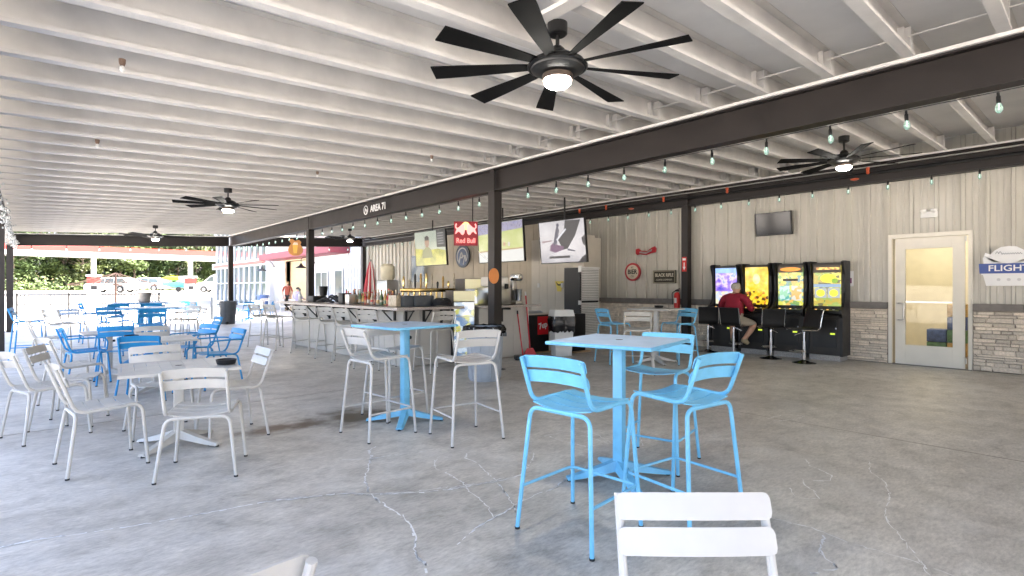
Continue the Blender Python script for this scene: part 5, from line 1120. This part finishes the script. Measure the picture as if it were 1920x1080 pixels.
# distant people
def small_person(loc, rz, lab, shirt, pants, sit, hairc):
    zp = .62 if sit else .95
    J = dict(pelvis=((0, 0, zp), (.15, .11), 1), chest=((0, .06 if sit else 0, zp + .35), (.17, .11), 0), top=((0, .10 if sit else 0, zp + .50), (.12, .08), 0), neck=((0, .14 if sit else .01, zp + .56), .05, 2), head=((0, .17 if sit else .02, zp + .70), (.08, .09), 2), crown=((0, .16 if sit else .01, zp + .76), (.06, .065), 2))
    E_ = [('pelvis', 'chest'), ('chest', 'top'), ('top', 'neck'), ('neck', 'head'), ('head', 'crown')]
    for s, p in ((-1, 'l_'), (1, 'r_')):
        wr = (s * .22, .38 if sit else .08, zp + (.16 if sit else -.08))
        J.update({p + 'sh': ((s * .19, .08 if sit else 0, zp + .47), .06, 0), p + 'elb': ((s * .27, .15 if sit else -.02, zp + .22), .048, 0), p + 'wrist': (wr, .028, 2)})
        E_ += [('top', p + 'sh'), (p + 'sh', p + 'elb'), (p + 'elb', p + 'wrist')]; hand(J, E_, p, wr, (0, 1, -.1) if sit else (0, .2, -1), (s, 0, 0), 2)
        if sit: J.update({p + 'hip': ((s * .1, .05, zp - .03), .09, 1), p + 'knee': ((s * .13, .44, zp - .06), .065, 1), p + 'ank': ((s * .13, .42, .1), .042, 1), p + 'toe': ((s * .13, .55, .045), .04, 3)})
        else: J.update({p + 'hip': ((s * .09, 0, zp - .06), .09, 1), p + 'knee': ((s * .1, .02, zp - .45), .062, 1), p + 'ank': ((s * .1, 0, .1), .042, 1), p + 'toe': ((s * .11, .13, .045), .04, 3)})
        E_ += [('pelvis', p + 'hip'), (p + 'hip', p + 'knee'), (p + 'knee', p + 'ank'), (p + 'ank', p + 'toe')]
    hy, hz = (.155 if sit else .005), zp + .70
    def hair(o): MB().lathe([(.088, -.02), (.094, .03), (.08, .075), (.04, .098), (.005, .102)], 14, (0, hy - .01, hz), 1, 1.08).build('hair', hairc, o)
    person('person', loc, rz, lab, J, E_, [shirt, pants, M_SKIN, M_SHOE], hair)
M_DKHAIR = mat('dark_hair', (.03, .022, .018), .7)
small_person((10.3, 28.1, 0), R(-60), 'person in a lilac shirt seated at the far white table', mat('lilac_shirt', (.36, .32, .48), .8), mat('denim', (.10, .14, .25), .8), True, M_DKHAIR)
small_person((11.2, 31.9, 0), R(150), 'person in an orange top standing at the overhead door', mat('orange_top', (.30, .07, .04), .8), M_BLACK, False, mat('fair_hair', (.40, .28, .14), .7))
table(.695, 'white', 10.8, 28.45, 15, 'white dining table beside the seated person in lilac', .8)
place('low', 'grey', 10.3, 28.1, 300, 'grey chair under the seated person in lilac', 'chairs at the far white wall'); place('low', 'grey', 9.2, 26.5, 250, 'grey chair left of the person in lilac, by the far end of the bar', 'chairs at the far white wall')
# red and white closed parasol by the far wall
pu = thing('closed_parasol', (9.95, 19.2, 0), 0, 'closed red and white striped parasol by the far wall', 'parasol')
MB().tube([(0, 0, .0), (0, 0, 2.5)], .022, 8).build('pole', M_BLACKM, pu); MB().lathe([(.30, 0), (.30, .05), (.05, .09)], 18).build('base', M_DBIN, pu)
b = MB(); n = 32; cmv = []
for i, (q, z) in enumerate(((.27, .98), (.25, 1.2), (.20, 1.6), (.13, 2.1), (.05, 2.38), (.02, 2.42))):
    for k in range(n): a = 2 * math.pi * k / n; qq = q * (1 + (.16 if k % 4 < 2 else -.16)); b.v.append((qq * math.cos(a), qq * math.sin(a), z + (.05 * math.sin(k * 1.7) if i == 0 else 0)))
for i in range(5):
    for k in range(n): b.cm = (k // 2) % 2; b.face((i * n + k, i * n + (k + 1) % n, (i + 1) * n + (k + 1) % n, (i + 1) * n + k))
b.build('folded_canopy', [mat('parasol_red', (.52, .07, .09), .8), mat('parasol_white', (.66, .60, .58), .8)], pu, .4)

# ================================================================== outside: fence, parasol frame, station, vehicles, trees
fn = thing('rail_fence', (-.4, 31.5, 0), 0, 'black metal rail fence along the terrace edge', 'fence')
for z in (.12, .62, 1.05): MB().box(0, 5.2, -.02, .02, z, z + .035).build('rail', M_BLACKM, fn, 0)
bar = MB().box(-.014, .014, -.014, .014, .13, 1.05).mesh('picket', M_BLACKM, 0)
for i in range(42): o = link('picket', bar, fn); o.location = (.12 + i * .123, 0, 0)
pst = MB().box(-.035, .035, -.035, .035, 0, 1.16).mesh('post', M_BLACKM, 0)
for i in range(4): o = link('post', pst, fn); o.location = (i * 1.733, 0, 0)
M_RUST = mat('rust_brown_metal', (.05, .026, .018), .7, var=.2)
pf = thing('parasol_frame', (2.9, 29.9, 0), R(10), 'bare brown parasol frame without cloth beyond the blue tables', 'parasol frame')
MB().tube([(0, 0, 0), (0, 0, 2.05)], .045, 8).build('pole', M_RUST, pf); MB().lathe([(.35, 0), (.35, .06), (.06, .1)], 16).build('base', M_DBIN, pf)
for k in range(8):
    a = 2 * math.pi * k / 8; MB().tube([(0, 0, 2.05), (1.75 * math.cos(a), 1.75 * math.sin(a), 1.50)], .016, 5).build('rib', M_RUST, pf); MB().tube([(0, 0, 1.5), (.85 * math.cos(a), .85 * math.sin(a), 1.79)], .011, 5).build('strut', M_RUST, pf)
MB().tube([(-1.75, 0, 1.50), (1.75, 0, 1.50)], .02, 5).build('stretcher', M_RUST, pf)
# fuel station canopy
st = thing('fuel_canopy', (0, 66, 0), 0, 'red and white fuel station canopy on white columns beyond the terrace', 'canopy')
M_CANR = mat('canopy_red', (.52, .045, .035), .5, var=.03); M_CANW = mat('canopy_white', (.76, .76, .74), .5)
MB().box(-18, 27, .02, 7, 4.62, 5.3).build('deck', M_CANW, st, 0); MB().box(-18.1, 27.1, -.06, .0, 4.87, 5.45).build('red_fascia', M_CANR, st, 0); MB().box(-18.1, 27.1, -.08, -.001, 4.46, 4.865).build('white_fascia', M_CANW, st, 0)
for x in (-6, 4.8, 13.3):
    MB().rbox((x, 2.0, 2.5), (.42, .42, 4.1), .03).build('column', M_CANW, st)
    i = MB().rbox((x, 2.0, .95), (1.1, .75, .8 * 2), .05).build('pump', M_CANW, st); MB().rbox((x, 2.0, 2.15), (1.05, .8, .6), .06).build('pump_topper', M_CANR, st); MB().rbox((x, 2.0, 2.62), (1.25, .9, .2), .04).build('topper_band', M_CANW, st)
    MB().box(x - .25, x + .25, 1.60, 1.623, 1.2, 1.6).build('pump_screen', M_BLACK, st, 0)
# vehicles
def vehicle(name, loc, rz, lab, prof, wid, paint, wheels, glass, wr=.36, z0=.0):
    g = thing(name, loc, rz, lab, 'van' if 'van' in name else 'car')
    hw = wid / 2; b = MB(); tz = max(p[1] for p in prof)
    f = lambda s: (lambda x, z: (x, s * hw * (1 - .16 * max(0, (z - .95) / (tz - .95)) ** 1.2), z))
    b.prism(prof, f(-1), f(1)); bd = b.build('body', paint, g, .5)
    bm = bmesh.new(); bm.from_mesh(bd.data); bmesh.ops.bevel(bm, geom=[e for e in bm.edges if len(e.link_faces) == 2 and e.calc_face_angle() > .5], offset=.05, segments=2, affect='EDGES'); bm.to_mesh(bd.data); bm.free()
    for poly in glass:
        for s in (-1, 1):
            h = lambda d: (lambda x, z: (x, s * (hw * (1 - .16 * max(0, (z - .95) / (tz - .95)) ** 1.2) + d), z))
            MB().prism(poly, h(-.01), h(.008)).build('side_window', M_WGL, g, 0)
    for x in wheels:
        for s in (-1, 1):
            w = MB().lathe([(wr * .62, -.11), (wr, -.10), (wr, .10), (wr * .62, .11)], 20).build('wheel', M_RUB, g); w.matrix_local = Matrix.Translation((x, s * (hw - .09), wr)) @ Matrix.Rotation(R(90), 4, 'X')
            MB().lathe([(.05, -.115), (wr * .6, -.112), (wr * .6, .112), (.05, .115)], 14).build('rim', M_STEELB, w)
            MB().tube([(x + (wr + .05) * math.cos(a), s * (hw + .004), wr + (wr + .05) * math.sin(a)) for a in [math.pi * i / 10 for i in range(11)]], .025, 5).build('wheel_arch', M_BLACK, g)
    for s in (-1, 1):
        MB().rbox((prof[0][0] + .06, s * hw * .72, .78), (.12, .3, .16), .03).build('headlight', mat('headlamp', (.75, .75, .78), .1), g); MB().rbox((max(p[0] for p in prof) - .02, s * hw * .82, .95), (.08, .14, .3), .03).build('tail_light', mat('tail_red', (.4, .02, .02), .3), g)
        MB().rbox((prof[3][0] + .5 if 'van' in name else prof[3][0] + .3, s * (hw + .08), 1.08), (.1, .18, .14), .03).build('mirror', paint, g)
    MB().box(prof[0][0] - .03, prof[0][0] + .10, -hw * .9, hw * .9, .32, .52).build('bumper', M_BLACK, g, 0)
    return g
M_CARW = mat('white_car_paint', (.74, .74, .73), .25, coat=.5)
suv = [(-2.5, .35), (-2.5, .85), (-2.35, 1.0), (-1.35, 1.10), (-.65, 1.68), (-.2, 1.76), (1.9, 1.74), (2.35, 1.60), (2.5, 1.05), (2.5, .35)]
gsu = [[(-1.2, 1.12), (-.62, 1.60), (-.25, 1.62), (-.25, 1.12)], [(-.15, 1.12), (-.15, 1.63), (.75, 1.63), (.75, 1.12)], [(.85, 1.12), (.85, 1.62), (1.75, 1.60), (2.1, 1.12)]]
zg = lambda y: gz(y) - .01
vehicle('parked_car', (7.1, 77, zg(77)), R(-38), 'white sport utility car parked behind the fuel pump column', suv, 1.95, M_CARW, (-1.55, 1.5), gsu, .38)
vehicle('parked_car', (11.6, 86, zg(86)), R(-36), 'further white car, its roof showing above the nearer white car', suv, 1.95, M_CARW, (-1.55, 1.5), gsu, .38)
van = [(-2.9, .35), (-2.9, .95), (-2.7, 1.12), (-2.0, 1.28), (-1.15, 2.10), (-.6, 2.32), (2.7, 2.36), (2.9, 2.2), (2.9, .35)]
vehicle('delivery_van', (18.6, 76.5, zg(76.5)), R(-30), 'white high-roof van nosing in from the right behind the far post', van, 2.0, M_CARW, (-1.9, 1.8), [[(-1.75, 1.36), (-1.12, 1.98), (-.75, 2.0), (-.75, 1.36)], [(-.55, 1.36), (-.55, 2.0), (.6, 2.0), (.6, 1.36)], [(.8, 1.36), (.8, 2.0), (2.2, 2.0), (2.2, 1.36)]], .36)
tr = thing('boat_trailer', (14.0, 78.5, zg(78.5)), R(-38), 'teal boat on a small trailer with a lime kayak on top', 'trailer')
hull = MB()
for k in range(9):
    t = k / 8; x = -1.9 + 3.6 * t; w = .75 * min(1, (t + .03) * 2.2) ** .6; zl = .55 + .35 * (1 - t) ** 3
    hull.v += [(x, -w, 1.15 + .15 * (1 - t) ** 2), (x, -w * .6, zl), (x, 0, zl - .05), (x, w * .6, zl), (x, w, 1.15 + .15 * (1 - t) ** 2)]
for k in range(8):
    for a in range(4): hull.face((5 * k + a, 5 * k + a + 1, 5 * k + 6 + a, 5 * k + 5 + a))
    hull.face((5 * k, 5 * k + 5, 5 * k + 9, 5 * k + 4))
hull.face((40, 41, 42, 43, 44)); hull.face((4, 3, 2, 1, 0)); hull.build('hull', mat('teal_paint', (.10, .42, .46), .35), tr, .5)
MB().lathe([(.02, -1.5), (.22, -.9), (.30, -.2), (.26, .6), (.03, 1.4)], 12).build('kayak', mat('lime_plastic', (.62, .62, .03), .4), tr).matrix_local = Matrix.Translation((-.6, 0, 1.72)) @ Matrix.Rotation(R(90), 4, 'Y')
MB().rbox((1.0, 0, 1.6), (1.3, 1.1, .8), .08).build('cabin', M_CARW, tr); MB().rbox((1.72, 0, 1.5), (.3, .5, .9), .08).build('outboard', mat('teal_paint', (.10, .42, .46), .35), tr)
for s in (-1, 1):
    MB().lathe([(.2, -.09), (.32, -.08), (.32, .08), (.2, .09)], 16).build('wheel', M_RUB, tr).matrix_local = Matrix.Translation((.5, s * .85, .32)) @ Matrix.Rotation(R(90), 4, 'X'); MB().obox((-.4, s * .45, .45), (3.6, .08, .08)).build('frame_rail', M_STEELB, tr, 0)
# bollard
tag(MB().lathe([(.08, 0), (.08, .95), (.05, 1.0)], 12, (6.0, 26.3, 0)).build('bollard', M_DBIN), 'short dark bollard on the sunny terrace', 'bollard')
# trees
M_LEAF = []
for i, c in enumerate(((.075, .11, .034), (.058, .092, .030), (.095, .122, .042))):
    m = mat('foliage_%d' % i, c, .6, var=.35, vscale=.9, rnd=.15); M_LEAF.append(m)
    b_ = m.node_tree.nodes['Principled BSDF']; b_.inputs['Subsurface Weight'].default_value = 0
def crown_mesh(seed, h, w, m):
    rr = random.Random(seed); b = MB(); cl = []
    for i in range(46):
        t = rr.random() ** .8; z = h * (.12 + .86 * t); q = w * (math.sin(math.pi * min(1, .12 + .86 * t)) ** .6) * rr.uniform(.35, 1); a = rr.uniform(0, 6.283)
        cl.append((q * math.cos(a), q * math.sin(a), z, rr.uniform(.7, 1.5)))
    for cx, cy, cz, r in cl:
        for j in range(75):
            u, v, w_ = rr.gauss(0, 1), rr.gauss(0, 1), rr.gauss(0, 1); L_ = math.sqrt(u * u + v * v + w_ * w_) or 1; k = r * rr.uniform(.6, 1.05) / L_
            p = Vector((cx + u * k, cy + v * k, cz + w_ * k * .75)); s = rr.uniform(.14, .34)
            n1 = Vector((rr.gauss(0, 1), rr.gauss(0, 1), rr.gauss(0, .6))).normalized(); n2 = n1.orthogonal().normalized()
            o = len(b.v); b.v += [tuple(p - n1 * s), tuple(p + n2 * s * .5), tuple(p + n1 * s), tuple(p - n2 * s * .5)]; b.f.append((o, o + 1, o + 2, o + 3)); b.mi.append(0)
    me = bpy.data.meshes.new('crown'); me.from_pydata(b.v, [], b.f); me.materials.append(m); return me
def trunk_mesh(seed, h):
    rr = random.Random(seed); b = MB(); pts = [(0, 0, -.3), (.08, .05, h * .25), (rr.uniform(-.2, .2), .1, h * .55), (rr.uniform(-.3, .3), 0, h * .85)]
    b.tube(pts, [.22, .18, .12, .04], 8)
    for k in range(7):
        a = rr.uniform(0, 6.28); z = h * rr.uniform(.3, .7); b.tube([(.05, .05, z), (1.2 * math.cos(a), 1.2 * math.sin(a), z + .9), (2.1 * math.cos(a), 2.1 * math.sin(a), z + 1.3)], [.08, .05, .015], 6)
    return b.mesh('trunk', M_TRUNK)
CR = [crown_mesh(s, h, w, M_LEAF[s % 3]) for s, h, w in ((1, 10, 3.2), (2, 12.5, 3.6), (3, 9, 3.4), (4, 11.5, 3.0), (5, 7.5, 3.0))]
TK = [trunk_mesh(s, 9) for s in (11, 12)]
rr = random.Random(77)
for i in range(66):
    row = i % 2; x = -20 + (i // 2) * 2.6 + rr.uniform(-.8, .8); y = (116 if row == 0 else 123) + rr.uniform(-2, 2); z = gz(y)
    t = thing('woodland_tree', (x, y, z), rr.uniform(0, 6.28), 'leafy green tree in the front row of the wood beyond the road' if row == 0 else 'leafy green tree in the back row of the wood beyond the road', 'tree', 'front row of the wood' if row == 0 else 'back row of the wood')
    t.scale = (1, 1, rr.uniform(.85, 1.15) * (1.0 if row == 0 else 1.25))
    c = link('crown', CR[i % 5 if row else rr.choice([0, 1, 2, 3])], t); c.location = (0, 0, -.6 if rr.random() < .6 else .6); link('trunk', TK[i % 2], t)
us = MB(); r2 = random.Random(5)
for k in range(9000):
    x = r2.uniform(-25, 75); y = r2.uniform(111, 115); z = gz(y) + abs(r2.gauss(0, .9)); s = r2.uniform(.15, .35); n1 = Vector((r2.gauss(0, 1), r2.gauss(0, 1), r2.gauss(0, .7))).normalized(); n2 = n1.orthogonal().normalized(); p = Vector((x, y, z))
    o = len(us.v); us.v += [tuple(p - n1 * s), tuple(p + n2 * s * .6), tuple(p + n1 * s), tuple(p - n2 * s * .6)]; us.f.append((o, o + 1, o + 2, o + 3)); us.mi.append(0)
me = bpy.data.meshes.new('undergrowth'); me.from_pydata(us.v, [], us.f); me.materials.append(M_LEAF[0]); tag(link('undergrowth', me), 'low green undergrowth along the foot of the wood', 'undergrowth', kind='stuff')
